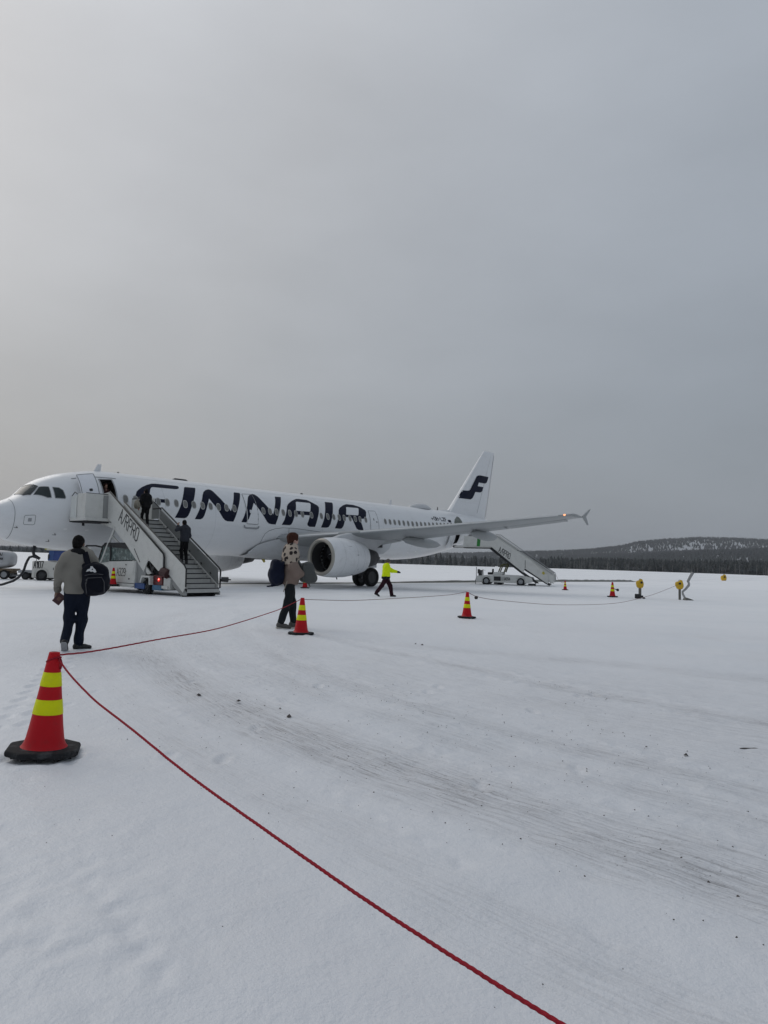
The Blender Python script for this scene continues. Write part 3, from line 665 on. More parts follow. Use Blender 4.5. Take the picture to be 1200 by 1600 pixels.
# cabin windows: one mesh for the straight part of the cabin, its copies moved along the side
def window_mesh(s0):
    V = []; F = []; I = []
    n = 14
    for k, (ru, rv, off) in enumerate(((.150, 6.3, .009), (.118, 4.9, .012), (.118, 4.9, .012), (0, 0, .012))):
        for j in range(n):
            a = 2 * math.pi * j / n; c, q = math.cos(a), math.sin(a); c = math.copysign(abs(c) ** .8, c); q = math.copysign(abs(q) ** .8, q)
            p = surf(s0 + ru * c, 17.3 + rv * q, off); V.append((p[0] - s0, p[1], p[2]))
    for k in (0, 2):
        for j in range(n): F.append((k * n + j, k * n + (j + 1) % n, (k + 1) * n + (j + 1) % n, (k + 1) * n + j)); I.append(0 if k == 0 else 1)
    me = mesh('window', V, F); me.materials.append(WINF); me.materials.append(WINP); me.polygons.foreach_set('material_index', I); return me
WM = window_mesh(15.0)
WS = [5.95, 6.5, 7.05] + [7.80, 8.34, 8.885, 9.44, 9.99, 10.55, 11.08, 11.624, 12.167, 12.72, 14.876, 15.394, 15.914, 16.45, 16.99, 17.501, 18.052, 18.84, 19.724, 20.318, 20.875, 21.393, 21.885, 22.446, 22.973, 23.464, 24.05] + [26.154 + .5285 * k for k in range(17)]
for s_ in WS:
    o = link('window', WM if s_ < 30 else window_mesh(s_), [WINF, WINP], air); o.location = (s_, 0, 0)

# cockpit glazing
for lp in ([(1.40, 92), (1.80, 93), (2.10, 57), (1.90, 49.5), (1.70, 44.8), (1.49, 58)], [(1.80, 41.8), (2.10, 53.7), (2.16, 53.6), (2.46, 47), (2.452, 24.8), (2.298, 25.9)], [(2.602, 44.1), (2.851, 40.4), (2.99, 34.3), (3.047, 22), (3.004, 19.9), (2.606, 22.9)]):
    patch('cockpit_window', [lp], .006, GLASS, cs=.12)
    outline('window_seal', lp, .035, .009, GREYM, n=6)
    patch('cockpit_window', [[(u, 180 - v) for u, v in lp]], .006, GLASS, cs=.12) if lp[0][1] < 90 else None
lettering('frame_number', 'ZF', .12, .022, lambda x, z, e: tuple(surf(1.86 + x * .9, 62 + z * 60, .012)), SEAM, air)
outline('radome_seam', [(1.02, a) for a in np.arange(-75, 80, 8)], .025, .004, SEAM, closed=False, n=3)
outline('static_plate', rrect(1.37, 1.80, -21.5, -2.5, .06, 3), .022, .004, SEAM, n=2)
patch('static_port', [[(1.52, -15), (1.66, -15), (1.66, -8), (1.52, -8)]], .005, GREYM)
for s_, a_ in ((2.75, -37), (2.62, -52), (1.15, -28)):   # probes on the nose
    p = surf(s_, a_); q = surf(s_, a_, .10)
    m = MB(); m.tube([p, q, (q[0] - .16, q[1], q[2])], [.02, .016, .01], 6); m.build('air_probe', DARKM, air)
for s_, a_ in ((3.05, -29), (4.05, -30)): patch('access_panel', [rrect(s_, s_ + .16, a_, a_ + 2.6, .04, 1)], .006, M('pale_panel', (.85, .85, .85), .4))

# doors
def door(lp, name='door'):
    d = patch(name, [lp], .010, WHITE); outline('door_seam', lp, .04, .013, SEAM, d, n=5); return d
d2 = door([(13.66, 47.6), (14.42, 49.5), (14.43, 36), (14.43, -6), (13.60, -6), (13.58, 18), (13.60, 36)], 'overwing_door')
for o in [o for o in air.children if o.name.startswith('letter')]: pass
patch('door_window', [rrect(13.82, 13.98, 11.5, 17, .03, 1)], .016, M('door_window_white', (.66, .67, .68), .3), d2)
outline('door_sill', [(13.42, -8.2), (13.45, -11.6), (13.60, -12.6), (14.34, -12.6), (14.47, -11.4), (14.50, -8.6)], .10, .03, GREYM, d2, closed=False)
d3 = door([(24.62, 38), (25.37, 39), (25.37, 23), (25.37, -9), (24.50, -9.5), (24.48, 11)])
patch('door_window', [rrect(24.86, 24.96, 17, 21.5, .03, 1)], .016, WINP, d3)
patch('door_handle', [rrect(25.14, 25.24, 13, 16, .02, .6)], .016, DARKM, d3)
# N2's navy paint runs across the door too
patch('door_stripe', [[(13.74, 2.8), (13.869, 10.2), (14.048, 20.3), (14.26, 30.1), (14.41, 25), (14.41, 49.0), (14.241, 47.5), (14.013, 42), (13.832, 32.7), (13.64, 20.5), (13.64, -1.0)]], .0118, NAVY, d2)
# front door, swung forward and standing off the skin
m = MB(); gs = np.linspace(3.62, 4.42, 6); gp = np.linspace(-10, 51, 15); V = []
for off in (.24, .34): V += [tuple(surf(a, b, off)) for a in gs for b in gp]
n1, n2 = len(gs), len(gp); F = []
for i in range(n1 - 1):
    for j in range(n2 - 1):
        a = i * n2 + j; F += [(a, a + 1, a + n2 + 1, a + n2), tuple(n1 * n2 + k for k in (a, a + n2, a + n2 + 1, a + 1))]
rim = [i * n2 for i in range(n1)] + [(n1 - 1) * n2 + j for j in range(1, n2)] + [i * n2 + n2 - 1 for i in range(n1 - 2, -1, -1)] + [j for j in range(n2 - 2, 0, -1)]
F += [(rim[i], rim[(i + 1) % len(rim)], rim[(i + 1) % len(rim)] + n1 * n2, rim[i] + n1 * n2) for i in range(len(rim))]
m.add(V, F); fd = m.build('passenger_door', M('door_inner_white', (.78, .79, .82), .4, var=.04), air)
lpd = [(3.62, -10), (4.42, -10), (4.42, 51), (3.62, 51)]
outline('door_edge', [(a * .998 + .01, b) for a, b in lpd], .035, .345, SEAM, fd, n=12)
patch('door_handle', [rrect(3.98, 4.14, 24, 27.5, .03, .8)], .348, DARKM, fd)
for a, b in ((3.74, 14), (4.30, 13), (4.02, 17)): patch('door_latch', [rrect(a, a + .06, b, b + 2.4, .02, .6)], .348, GREYM, fd)
outline('door_track', [(3.55, 56), (4.4, 56.5), (5.75, 52.2)], .05, .01, SEAM, air, closed=False)
outline('door_frame', [(D1[0], D1[2]), (D1[1], D1[2]), (D1[1], D1[3]), (D1[0], D1[3])], .07, .008, GREYM, air, n=14)
CAB = M('cabin_panels', (.16, .13, .115), .7, var=.2)
def inside(name, s0, s1, a0, a1, z0, z1):
    m = MB(); V = [(s, -a, z) for s in (s0, s1) for a in (a0, a1) for z in (z0, z1)]
    m.add(V, [(0, 1, 3, 2), (4, 6, 7, 5), (0, 2, 6, 4), (1, 5, 7, 3), (0, 4, 5, 1)]); return m.build(name, CAB, air, fix=False)
inside('cabin_interior', 4.5, 6.1, -1.2, 1.38, 3.45, 5.2)
inside('galley_interior', 34.9, 36.1, -.8, 1.0, 3.1, 4.9)
# rear door, swung forward
m = MB(); V = []; gs = np.linspace(34.0, 34.8, 5); gp = np.linspace(-38, 14, 10)
for off in (.16, .26): V += [tuple(surf(a, b, off)) for a in gs for b in gp]
n1, n2 = len(gs), len(gp); F = []
for i in range(n1 - 1):
    for j in range(n2 - 1):
        a = i * n2 + j; F += [(a, a + 1, a + n2 + 1, a + n2), tuple(n1 * n2 + k for k in (a, a + n2, a + n2 + 1, a + 1))]
rim = [i * n2 for i in range(n1)] + [(n1 - 1) * n2 + j for j in range(1, n2)] + [i * n2 + n2 - 1 for i in range(n1 - 2, -1, -1)] + [j for j in range(n2 - 2, 0, -1)]
F += [(rim[i], rim[(i + 1) % len(rim)], rim[(i + 1) % len(rim)] + n1 * n2, rim[i] + n1 * n2) for i in range(len(rim))]
m.add(V, F).build('passenger_door', WHITE, air)

# registration, flags and scuff plate by the tailplane
lettering('registration', 'OH-LZF', .36, .075, lambda x, z, e: tuple(surf(32.42 + x * 1.0, 29.3 - .9 * x + z * 26, .008 + e)), NAVY, air, sp=.82)
patch('finnish_flag', [[(32.02, 29.5), (32.3, 29.4), (32.3, 36), (32.02, 36.1)]], .008, M('flag_white', (.8, .8, .8), .4))
patch('finnish_flag_cross', [[(32.02, 31.8), (32.3, 31.7), (32.3, 33.8), (32.02, 33.9)]], .010, NAVY); patch('finnish_flag_cross', [[(32.10, 29.5), (32.17, 29.5), (32.17, 36), (32.10, 36)]], .011, NAVY)
patch('european_flag', [[(34.28, 24.6), (34.72, 24.2), (34.72, 31.5), (34.28, 31.9)]], .008, NAVY)
PLATE = M('scuffed_plate', (.10, .115, .095), .5, var=.5, scale=5, dirt=((.45, .45, .42), 4, 3.0))
patch('trim_plate', [[(36.17, 46), (36.40, 42.8), (36.50, 28.8), (36.45, 12), (35.30, 12), (35.15, 24), (35.45, 34)]], .008, PLATE)
outline('belly_seam', [(14.98, -40), (15.0, -28.8), (15.09, -20.6), (15.33, -15.3), (15.8, -10.9), (16.4, -8.7), (17.3, -8.2), (18.4, -9.8), (21, -14)], .03, .004, SEAM, closed=False, n=5)
outline('belly_seam', [(16.9, -9), (17.0, -27)], .03, .004, SEAM, closed=False, n=8)
for s_ in (8.2, 11.4, 19.8, 25.9, 29.5, 37.4, 38.6): outline('frame_seam', [(s_, a) for a in np.arange(-70, 88, 10)], .012, .0035, M('faint_seam', (.50, .51, .52), .5), closed=False, n=2)
outline('crown_seam', [(6.2, 60), (28, 60)], .012, .0035, M('faint_seam', (.5, .51, .52), .5), closed=False, n=20)
for s_, a_ in ((29.4, -48), (30.3, -46)): patch('tail_light', [rrect(s_, s_ + .14, a_, a_ + 3, .04, 1)], .008, M('pale_panel', (.85, .85, .85), .4))
# roof antennas and the satellite dome
def blade(s0, ch, h, sweep, mat=WHITE, name='antenna', tk=.05):
    z = float(TOP(s0)) - .03; m = MB()
    V = []
    for k, (c, dx, hh) in enumerate(((ch, 0, 0), (ch * .55, sweep, h))):
        for u, v in ((0, 0), (.3, tk), (1, 0), (.3, -tk)): V.append((s0 + dx + u * c, v * (1 - .4 * k), z + hh))
    m.add(V, [(0, 1, 5, 4), (1, 2, 6, 5), (2, 3, 7, 6), (3, 0, 4, 7), (4, 5, 6, 7)]); m.build(name, mat, air)
blade(5.2, .38, .42, .22); blade(28.8, .3, .42, .14); blade(35.0, .16, .30, .05, DARKM); blade(19.6, .3, .12, .04, DARKM); blade(6.5, .14, .1, .02, DARKM)
m = MB(); V = []
for i in range(13):
    u = i / 12; x = 31.3 + 2.8 * u; hh = .42 * math.sin(math.pi * min(1, u * 1.02)) ** .6; ww = .62 * math.sin(math.pi * min(1, u * 1.02)) ** .5
    for j in range(13): a = math.pi * j / 12; V.append((x, ww * math.cos(a), float(TOP(x)) - .06 + (hh + .03) * math.sin(a)))
m.add(V, [(i * 13 + j, (i + 1) * 13 + j, (i + 1) * 13 + j + 1, i * 13 + j + 1) for i in range(12) for j in range(12)]); m.build('antenna_dome', BELLYG, air, smooth=True)
m = MB(); m.lathe([(9.85, .02), (10.0, .09), (10.7, .09), (10.85, .02)], (0, 0, 5.91), 'x', 10); m.build('antenna', DARKM, air, smooth=True)

# lofted aerofoils
AF = [(1.0, .0), (.85, .022), (.65, .044), (.45, .058), (.28, .060), (.14, .050), (.05, .033), (.012, .016), (0, 0), (.012, -.013), (.05, -.024), (.14, -.034), (.28, -.040), (.45, -.038), (.65, -.026), (.85, -.010)]
def loft(name, secs, mat, vertical=False, sym=False, parent=air):
    """secs: (LE x, span, height, chord, thickness factor, twist down at TE)"""
    m = MB(); V = []; n = len(AF)
    for x, y, z, c, tk, tw in secs:
        for u, w in AF:
            w2 = (abs(w) + .004) * math.copysign(1, w) if sym else w
            if sym: w2 = math.copysign(.05 * (1 - abs(2 * u - .75) ** 2 / 2.2) if 0 < u < 1 else 0, w if w else 1)
            t = w2 * c * tk
            V.append((x + u * c, y + t, z) if vertical else (x + u * c, y, z + t - tw * u * c))
    F = [(i * n + j, i * n + (j + 1) % n, (i + 1) * n + (j + 1) % n, (i + 1) * n + j) for i in range(len(secs) - 1) for j in range(n)]
    F += [tuple(range(n)), tuple((len(secs) - 1) * n + j for j in range(n))]
    m.add(V, F); return m.build(name, mat, parent, smooth=True, auto=40)
def wing_sec(a):
    le = 16.2 + (a - 2) * .522; te = 22.35 if a < 6.4 else 22.35 + (a - 6.4) * .31
    return le, 2.90 + .0855 * (a - 2) + .0012 * (a - 2) ** 2, te - le
for sg in (-1, 1):          # -1 = port
    secs = []
    for a in (1.2, 2, 3.2, 4.8, 6.4, 9, 12, 15, 17.0):
        le, z, c = wing_sec(a); secs.append((le, sg * a, z, c, 1.25 if a < 4 else 1.1, .075 if a < 6 else .075 - .03 * (a - 6) / 11))
    w = loft('wing', secs, WINGG)
    # leading-edge slats and trailing-edge flaps as separate skins
    for a0, a1 in ((2.4, 5.2), (6.4, 9.2), (9.25, 12.1), (12.15, 16.4)):
        s2 = []
        for a in (a0, a1):
            le, z, c = wing_sec(a); s2.append((le - .07, sg * a, z + .015, c * .15, 2.2, .02))
        loft('slat', s2, M('slat_grey', (.60, .61, .61), .35, metal=.3, var=.05), parent=w)
    for a0, a1, nm in ((2.3, 6.3, 'flap'), (6.45, 12.9, 'flap'), (13.0, 16.2, 'aileron')):
        s2 = []
        for a in (a0, a1):
            le, z, c = wing_sec(a); x = le + c * .74; s2.append((x, sg * a, z - .075 * .74 * c * .8 - .03, c * .31, 1.1, .14))
        loft(nm, s2, WINGG, parent=w)
    for a, L in ((3.6, 3.0), (7.6, 3.9), (11.4, 3.0)):          # flap track fairings
        le, z, c = wing_sec(a); x0 = le + c * .52; m = MB()
        zb = z - .055 * c - .14
        m.lathe([(x0, .02), (x0 + .3, .13), (x0 + L * .35, .20), (x0 + L * .65, .21), (x0 + L * .88, .13), (x0 + L, .015)], (0, sg * a, 0), 'x', 12)
        m.V = [(vx, vy, zb - .10 - (vx - x0) * .06 + vz * 1.5) for vx, vy, vz in m.V]; m.build('flap_fairing', WINGG, w, smooth=True)
    # tip fence: up and down
    le, z, c = wing_sec(17.0)
    f1 = [(le + 1.42, z), (le + 2.42, z + .46), (le + 2.55, z + .46), (le + 1.92, z), (le + 2.27, z - .47), (le + 2.14, z - .47)]
    m = MB(); m.prism(f1, sg * 16.97, sg * 17.05, 'xz'); m.build('wingtip_fence', WINGG, w, bevel=.02)
    m = MB(); m.lathe([(-.10, .02), (-.05, .05), (.06, .055), (.12, .02)], (wing_sec(16.7)[0] + .02, sg * 16.7, wing_sec(16.7)[1] + .02), 'x', 10)
    if sg < 0: m.build('wing_light', emis('wing_light', (1, .40, .18), 1.5), w, smooth=True)
# fin with the emblem
FIN = [(35.2, 5.72, 7.3), (36.65, 5.95, 5.75), (42.02, 11.70, 1.76)]
def fin_at(z):
    t = np.clip((z - 5.95) / 5.75, -.1, 1); return 36.65 + 5.37 * t, 5.75 - 3.99 * t
fs = [(fin_at(z)[0], 0, z, fin_at(z)[1], 1.0, 0) for z in (5.3, 5.95, 7.5, 9.5, 11.2, 11.62)] + [(42.12, 0, 11.72, 1.55, .6, 0)]
fin = loft('fin', fs, WHITE, vertical=True, sym=True)
m = MB(); m.prism([(34.0, 5.84), (36.7, 6.02), (37.6, 6.9), (38.2, 5.7)], -.09, .09, 'xz'); m.build('fin_fillet', WHITE, air, bevel=.06)
LOGO = [(37.61,7.12),(38.19,7.83),(39.1,7.86),(39.42,7.90),(39.6,8.02),(39.68,8.12),(40.46,9.05),(40.62,9.25),(40.85,9.36),(41.2,9.41),(42.68,9.41),(42.5,9.06),(42.36,8.88),(42.06,8.76),(40.95,8.75),(40.76,8.41),(41.76,8.41),(41.58,8.08),(41.41,7.95),(41.15,7.88),(40.37,7.86),(40.08,7.48),(39.87,7.26),(39.58,7.14)]
V2, F2 = fill2d([LOGO], np.arange(37.5, 43, .2), np.arange(7.05, 9.5, .2))
def fin_y(x, z):
    le, c = fin_at(z); u = min(max((x - le) / c, 0.0), 1); us = [p[0] for p in AF[8::-1]]; ws = [0] + [.05 * (1 - abs(2 * p[0] - .75) ** 2 / 2.2) for p in AF[7:0:-1]] + [0]
    return np.interp(u, us, ws) * c
link('emblem', mesh('emblem', [(max(x, fin_at(z)[0] + .03), -(fin_y(max(x, fin_at(z)[0] + .03), z) + .03), z) for x, z in V2], F2), NAVY, fin)
m = MB(); m.prism([(42.42, 5.75), (43.72, 11.5), (43.745, 11.5), (42.45, 5.75)], -.05, .05, 'xz'); m.build('rudder_edge', BELLYG, fin)
m = MB(); zz = np.linspace(6.0, 11.5, 12)
for z0, z1 in zip(zz[:-1], zz[1:]):
    V = []
    for z in (z0, z1):
        le, c = fin_at(z)
        for u in (.695, .702): x = le + u * c; V.append((x, -(fin_y(x, z) + .008), z))
    m.add(V, [(0, 1, 3, 2)])
m.build('rudder_seam', SEAM, fin, fix=False)
for sg in (-1, 1): loft('tailplane', [(38.3, sg * .5, 4.72, 3.9, .8, .03), (38.75, sg * 1.2, 4.76, 3.6, .8, .03), (41.55, sg * 6.2, 5.22, 1.45, .8, .02)], WHITE)
m = MB(); m.lathe([(44.1, .26), (44.5, .20), (44.52, .12), (44.2, .1)], (0, 0, 4.97), 'x', 14); m.build('exhaust_outlet', DARKM, air, smooth=True)

# belly fairing
m = MB(); V = []; xs = np.linspace(14.4, 25.5, 30)
for x in xs:
    u = (x - 14.4) / 11.1; k = math.sin(math.pi * u) ** .45 if 0 < u < 1 else 0
    w_, zb, zt = 1.2 + .98 * k, 1.80 - .24 * k, 2.0 + 1.15 * k
    for j in range(17):
        a = math.pi * (1 + j / 16); c, q = math.cos(a), math.sin(a)
        V.append((x, w_ * math.copysign(abs(c) ** .7, c), zt + (zt - zb) * math.copysign(abs(q) ** .8, q)))
m.add(V, [(i * 17 + j, (i + 1) * 17 + j, (i + 1) * 17 + j + 1, i * 17 + j + 1) for i in range(29) for j in range(16)]); m.build('belly_fairing', BELLYG, air, smooth=True, fix=False)
m = MB(); m.tube([(16.6, 0, 1.6), (16.72, 0, 1.42)], [.1, .07], 8); m.build('beacon', M('beacon_amber', (.6, .5, .12), .3), air)

# engines
NAC = M('nacelle_white', (.70, .71, .72), .34, var=.04, scale=1.5, dirt=((.36, .35, .33), 2.6, 1.4), coat=.2)
def engine(sg):
    x0, yc, zc = 15.8, sg * 5.75, 1.80
    m = MB(); m.lathe([(.13, 1.062), (.5, 1.125), (1.1, 1.16), (1.9, 1.14), (2.7, 1.03), (3.35, .885), (3.36, .845), (2.9, .86)], (x0, yc, zc), 'x', 40)
    e = m.build('engine', NAC, air, smooth=True, auto=50)
    m = MB(); m.lathe([(.13, 1.062), (.05, 1.03), (.0, .975), (.02, .90), (.10, .855), (.2, .84)], (x0, yc, zc), 'x', 40); m.build('inlet_lip', METAL, e, smooth=True)
    m = MB(); m.lathe([(.2, .84), (.5, .84), (.95, .87)], (x0, yc, zc), 'x', 36); m.build('inlet_duct', M('duct_grey', (.035, .035, .037), .55, var=.1), e, smooth=True)
    m = MB(); m.lathe([(.42, .865), (.46, .863)], (x0, yc, zc), 'x', 36); m.build('duct_ring', GREYM, e, smooth=True)
    m = MB()
    for k in range(24):
        a = 2 * math.pi * k / 24; V = []
        for r_, tw, ch in ((.24, .15, .11), (.55, .5, .14), (.865, .95, .15)):
            for u in (-1, 1):
                t = a + u * ch * math.cos(tw) / max(r_, .3) * .9; V.append((x0 + 1.0 + u * ch * math.sin(tw), yc + r_ * math.cos(t), zc + r_ * math.sin(t)))
        m.add(V, [(0, 1, 3, 2), (2, 3, 5, 4)])
    m.build('fan', M('fan_blades', (.022, .022, .024), .35, metal=.6, var=.1), e, fix=False)
    m = MB(); m.lathe([(1.12, .87), (1.13, .0)], (x0, yc, zc), 'x', 24); m.build('fan_back', BLACKI, e)
    m = MB(); m.lathe([(.62, .0), (.72, .10), (.88, .2), (1.0, .245), (1.1, .25)], (x0, yc, zc), 'x', 20); sp_ = m.build('spinner', BLACKI, e, smooth=True)
    m = MB()                                                           # white comma on the spinner
    for k in range(6): 
        a = .2 + k * .28; r0, r1 = .09 + k * .012, .15 + k * .010; x_ = lambda r: x0 + np.interp(r, [0, .1, .2, .245], [.62, .72, .88, 1.0]) - .008
        V = [(x_(r), yc + r * math.cos(t), zc + r * math.sin(t)) for t in (a, a + .28) for r in (r0, r1)]; m.add(V, [(0, 1, 3, 2)])
    m.build('spinner_mark', M('mark_white', (.7, .7, .7), .4), sp_, fix=False)
    m = MB(); m.lathe([(2.9, .74), (3.4, .66), (4.1, .56), (4.65, .46), (4.66, .42), (4.3, .40)], (x0, yc, zc + .02), 'x', 26); m.build('core_nozzle', DARKM, e, smooth=True)
    m = MB(); m.lathe([(4.2, .30), (4.7, .26), (5.2, .08), (5.3, .0)], (x0, yc, zc + .02), 'x', 16); m.build('exhaust_cone', DARKM, e, smooth=True)
    for s_, a_, n_ in ((.95, 0, 1), (2.05, 0, 1), (2.72, 0, 1)):           # cowl joints
        r_ = np.interp(s_, [.13, .5, 1.1, 1.9, 2.7, 3.35], [1.062, 1.125, 1.16, 1.14, 1.03, .885]) + .003
        m = MB(); m.lathe([(s_, r_), (s_ + .016, r_ - .001)], (x0, yc, zc), 'x', 40); m.build('cowl_seam', M('cowl_joint', (.40, .41, .42), .5), e)
    for s_, a_, w_, h_ in ((2.0, 8, .16, .05), (2.3, -38, .05, .10), (2.12, -62, .2, .07), (2.02, -68, .06, .05), (1.5, 34, .3, .02)):    # latches and scuffs on the outboard side
        a = R(a_); r_ = np.interp(s_, [.13, .5, 1.1, 1.9, 2.7, 3.35], [1.062, 1.125, 1.16, 1.14, 1.03, .885]) + .006
        V = [(x0 + s_ + u * w_ / 2, yc + sg * r_ * math.cos(a + v * h_ / 2), zc + r_ * math.sin(a + v * h_ / 2)) for u in (-1, 1) for v in (-1, 1)]
        MB().add(V, [(0, 1, 3, 2)]).build('cowl_latch', GREYM, e, fix=False)
    m = MB(); m.tube([(x0 + 1.4, yc, zc - 1.14), (x0 + 1.46, yc, zc - 1.26)], .035, 6); m.build('drain_mast', DARKM, e)
    le, zw, c = wing_sec(5.75)
    m = MB(); m.prism([(x0 + .9, zc + 1.10), (x0 + 1.6, zc + 1.32), (le + .3, zw + .06), (le + 2.2, zw - .1), (le + 3.4, zw - .28), (x0 + 4.4, zc + .42), (x0 + 3.2, zc + .55), (x0 + 2.2, zc + .9)], yc - .17, yc + .17, 'xz'); m.build('pylon', BELLYG, air, bevel=.05)
engine(-1); engine(1)

# undercarriage
def tyre(parent, x, y, r, w):
    m = MB(); m.lathe([(-w * .32, r * .62), (-w * .48, r * .78), (-w * .46, r * .93), (-w * .3, r), (w * .3, r), (w * .46, r * .93), (w * .48, r * .78), (w * .32, r * .62)], (x, y, r), 'y', 28); m.build('tyre', RUBBER, parent, smooth=True)
    m = MB(); m.lathe([(-w * .30, r * .63), (-w * .22, r * .5), (-w * .30, r * .2), (-w * .30, .01)], (x, y, r), 'y', 18); m.lathe([(w * .30, r * .63), (w * .22, r * .5), (w * .30, r * .2), (w * .30, .01)], (x, y, r), 'y', 18); m.build('rim', DARKM, parent, smooth=True)
STRUT = M('gear_grey', (.38, .39, .40), .4, var=.1)
for sg in (-1, 1):
    m = MB(); m.tube([(21.98, sg * 3.8, .58), (21.98, sg * 3.8, 1.5), (21.9, sg * 3.75, 2.8)], [.11, .13, .16], 12); m.tube([(21.98, sg * 4.28, .585), (21.98, sg * 3.32, .585)], .09, 10)
    m.tube([(21.95, sg * 3.8, 1.5), (21.7, sg * 2.4, 2.5)], .07, 8); m.tube([(22.1, sg * 3.8, .8), (22.45, sg * 3.8, 1.15), (22.1, sg * 3.8, 1.55)], .05, 8)
    g = m.build('main_gear', STRUT, air, smooth=True, auto=50)
    for dy in (-.46, .46): tyre(g, 21.98, sg * (3.8 + dy), .60, .43)
    m = MB(); m.prism([(21.3, 1.2), (22.6, 1.2), (22.7, 2.7), (21.1, 2.7)], sg * 4.16, sg * 4.20, 'xz'); m.build('gear_door', BELLYG, g, bevel=.02)
    MB().prism([(21.95, 2.48), (22.85, 2.52), (23.0, 2.92), (23.9, 2.90), (23.6, 2.45), (23.0, 2.12), (22.1, 2.02)], sg * 4.36, sg * 4.42, 'xz').build('gear_door', BELLYG, g, bevel=.02)
    MB().box((22.4, sg * 4.3, 2.74), (.9, .3, .46)).build('flap_recess_shade', BLACKI, g)  # solid block, the shade inside a recess put into its black colour
    # open bay in the wing root
    m = MB(); m.box((21.9, sg * 3.2, 2.46), (1.5, 1.5, .24)); m.build('wheel_bay', BLACKI, g)
m = MB(); m.tube([(5.07, 0, .42), (5.07, 0, 1.2), (5.0, 0, 2.2)], [.07, .09, .10], 10); m.tube([(5.07, -.3, .38), (5.07, .3, .38)], .05, 8); m.tube([(5.05, 0, 1.0), (6.0, 0, 1.9)], .05, 8)
g = m.build('nose_gear', STRUT, air, smooth=True, auto=50)
for dy in (-.25, .25): tyre(g, 5.07, dy, .38, .22)
for sg in (-1, 1): m = MB(); m.prism([(4.4, 1.05), (5.9, 1.2), (5.9, 1.95), (4.3, 1.9)], sg * .5, sg * .54, 'xz'); m.build('gear_door', WHITE, g, bevel=.015)

# snow ridge along the apron, its near face coloured dark in place of shade
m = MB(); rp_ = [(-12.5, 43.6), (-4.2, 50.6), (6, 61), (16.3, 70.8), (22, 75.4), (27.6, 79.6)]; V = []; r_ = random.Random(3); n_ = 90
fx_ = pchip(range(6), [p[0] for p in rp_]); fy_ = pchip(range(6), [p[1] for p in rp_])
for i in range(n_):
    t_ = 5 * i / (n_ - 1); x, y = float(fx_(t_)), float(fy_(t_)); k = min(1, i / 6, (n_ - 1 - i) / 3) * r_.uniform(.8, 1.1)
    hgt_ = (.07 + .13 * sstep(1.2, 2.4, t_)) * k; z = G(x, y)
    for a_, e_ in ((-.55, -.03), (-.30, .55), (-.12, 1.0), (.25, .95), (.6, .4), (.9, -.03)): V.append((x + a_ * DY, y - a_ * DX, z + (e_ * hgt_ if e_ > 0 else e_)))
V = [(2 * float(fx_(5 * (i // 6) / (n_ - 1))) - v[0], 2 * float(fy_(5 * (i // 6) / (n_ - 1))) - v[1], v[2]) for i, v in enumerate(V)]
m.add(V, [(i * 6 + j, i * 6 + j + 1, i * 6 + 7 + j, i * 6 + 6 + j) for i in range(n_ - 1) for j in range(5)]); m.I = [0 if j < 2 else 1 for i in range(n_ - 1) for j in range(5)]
tag(m.build('shaded_ridge', [M('ridge_shade', (.20, .205, .19), .8, var=.35, scale=1.2, dirt=((.55, .56, .57), 1.5, 1.5)), M('ridge_snow', (.80, .81, .83), .7, var=.06)]), 'low snow ridge along the apron, near face coloured dark for shade', kind='structure')

# ------------------------------------------------------------------ passenger stairs on their vehicles
STW = M('stairs_white', (.60, .60, .57), .45, var=.06, scale=2, dirt=((.26, .25, .23), 3.2, 1.3))
STG = M('stairs_grey', (.27, .275, .27), .6, var=.12, scale=3); STEP = M('step_alloy', (.40, .40, .38), .55, var=.12, scale=6, dirt=((.62, .63, .65), 4, 1.2))
BLK = M('black_rubber', (.014, .014, .015), .6, var=.2); BLU = M('blue_paint', (.03, .075, .22), .5, var=.15); LETB = M('letter_black', (.02, .02, .022), .6)
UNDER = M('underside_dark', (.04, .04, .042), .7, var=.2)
def wheel(parent, x, y, r, w, rim=GREYM):
    """parent-local wheel standing on z = 0, axle along y"""
    m = MB(); m.lathe([(-w * .5, r * .62), (-w * .5, r * .9), (-w * .36, r), (w * .36, r), (w * .5, r * .9), (w * .5, r * .62)], (0, 0, 0), 'y', 24)
    g = bpy.data.objects.new('wheel', None); COL.objects.link(g); g.parent = parent; g.location = (x, y, r)
    m.build('tyre', RUBBER, g, smooth=True, auto=40)
    m = MB(); m.lathe([(-w * .46, r * .63), (-w * .30, r * .52), (-w * .36, r * .22), (-w * .48, r * .18), (-w * .48, .002)], (0, 0, 0), 'y', 18); m.lathe([(w * .46, r * .63), (w * .3, r * .52), (w * .36, r * .22), (w * .36, .002)], (0, 0, 0), 'y', 18)
    m.build('rim', rim, g, smooth=True, auto=30); return g
def flight(root, x0, z0, x1, z1, n, y0, y1, mat=STEP):
    for i in range(n):
        t0, t1 = i / n, (i + 1) / n; xa, xb = x1 + (x0 - x1) * t0, x1 + (x0 - x1) * t1; za, zb = z1 + (z0 - z1) * t0, z1 + (z0 - z1) * t1
        m = MB(); m.box(((xa + xb) / 2, (y0 + y1) / 2, zb - .02), (abs(xb - xa) + .02, y1 - y0, .04)); m.box((xa - .012, (y0 + y1) / 2, (za + zb) / 2 - .02), (.02, y1 - y0, abs(zb - za) - .04))
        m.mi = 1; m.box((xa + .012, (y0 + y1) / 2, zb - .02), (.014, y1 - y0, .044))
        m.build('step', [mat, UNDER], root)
YC = 5.2
def at_st(s, a, z=0): return pw(s, a, z)
fs_ = thing('passenger_stairs', 'white boarding stairs at the front door, on a truck numbered A329', 'boarding stairs', at_st(YC, 0), YAW - math.pi / 2, 'boarding stairs at the airliner')
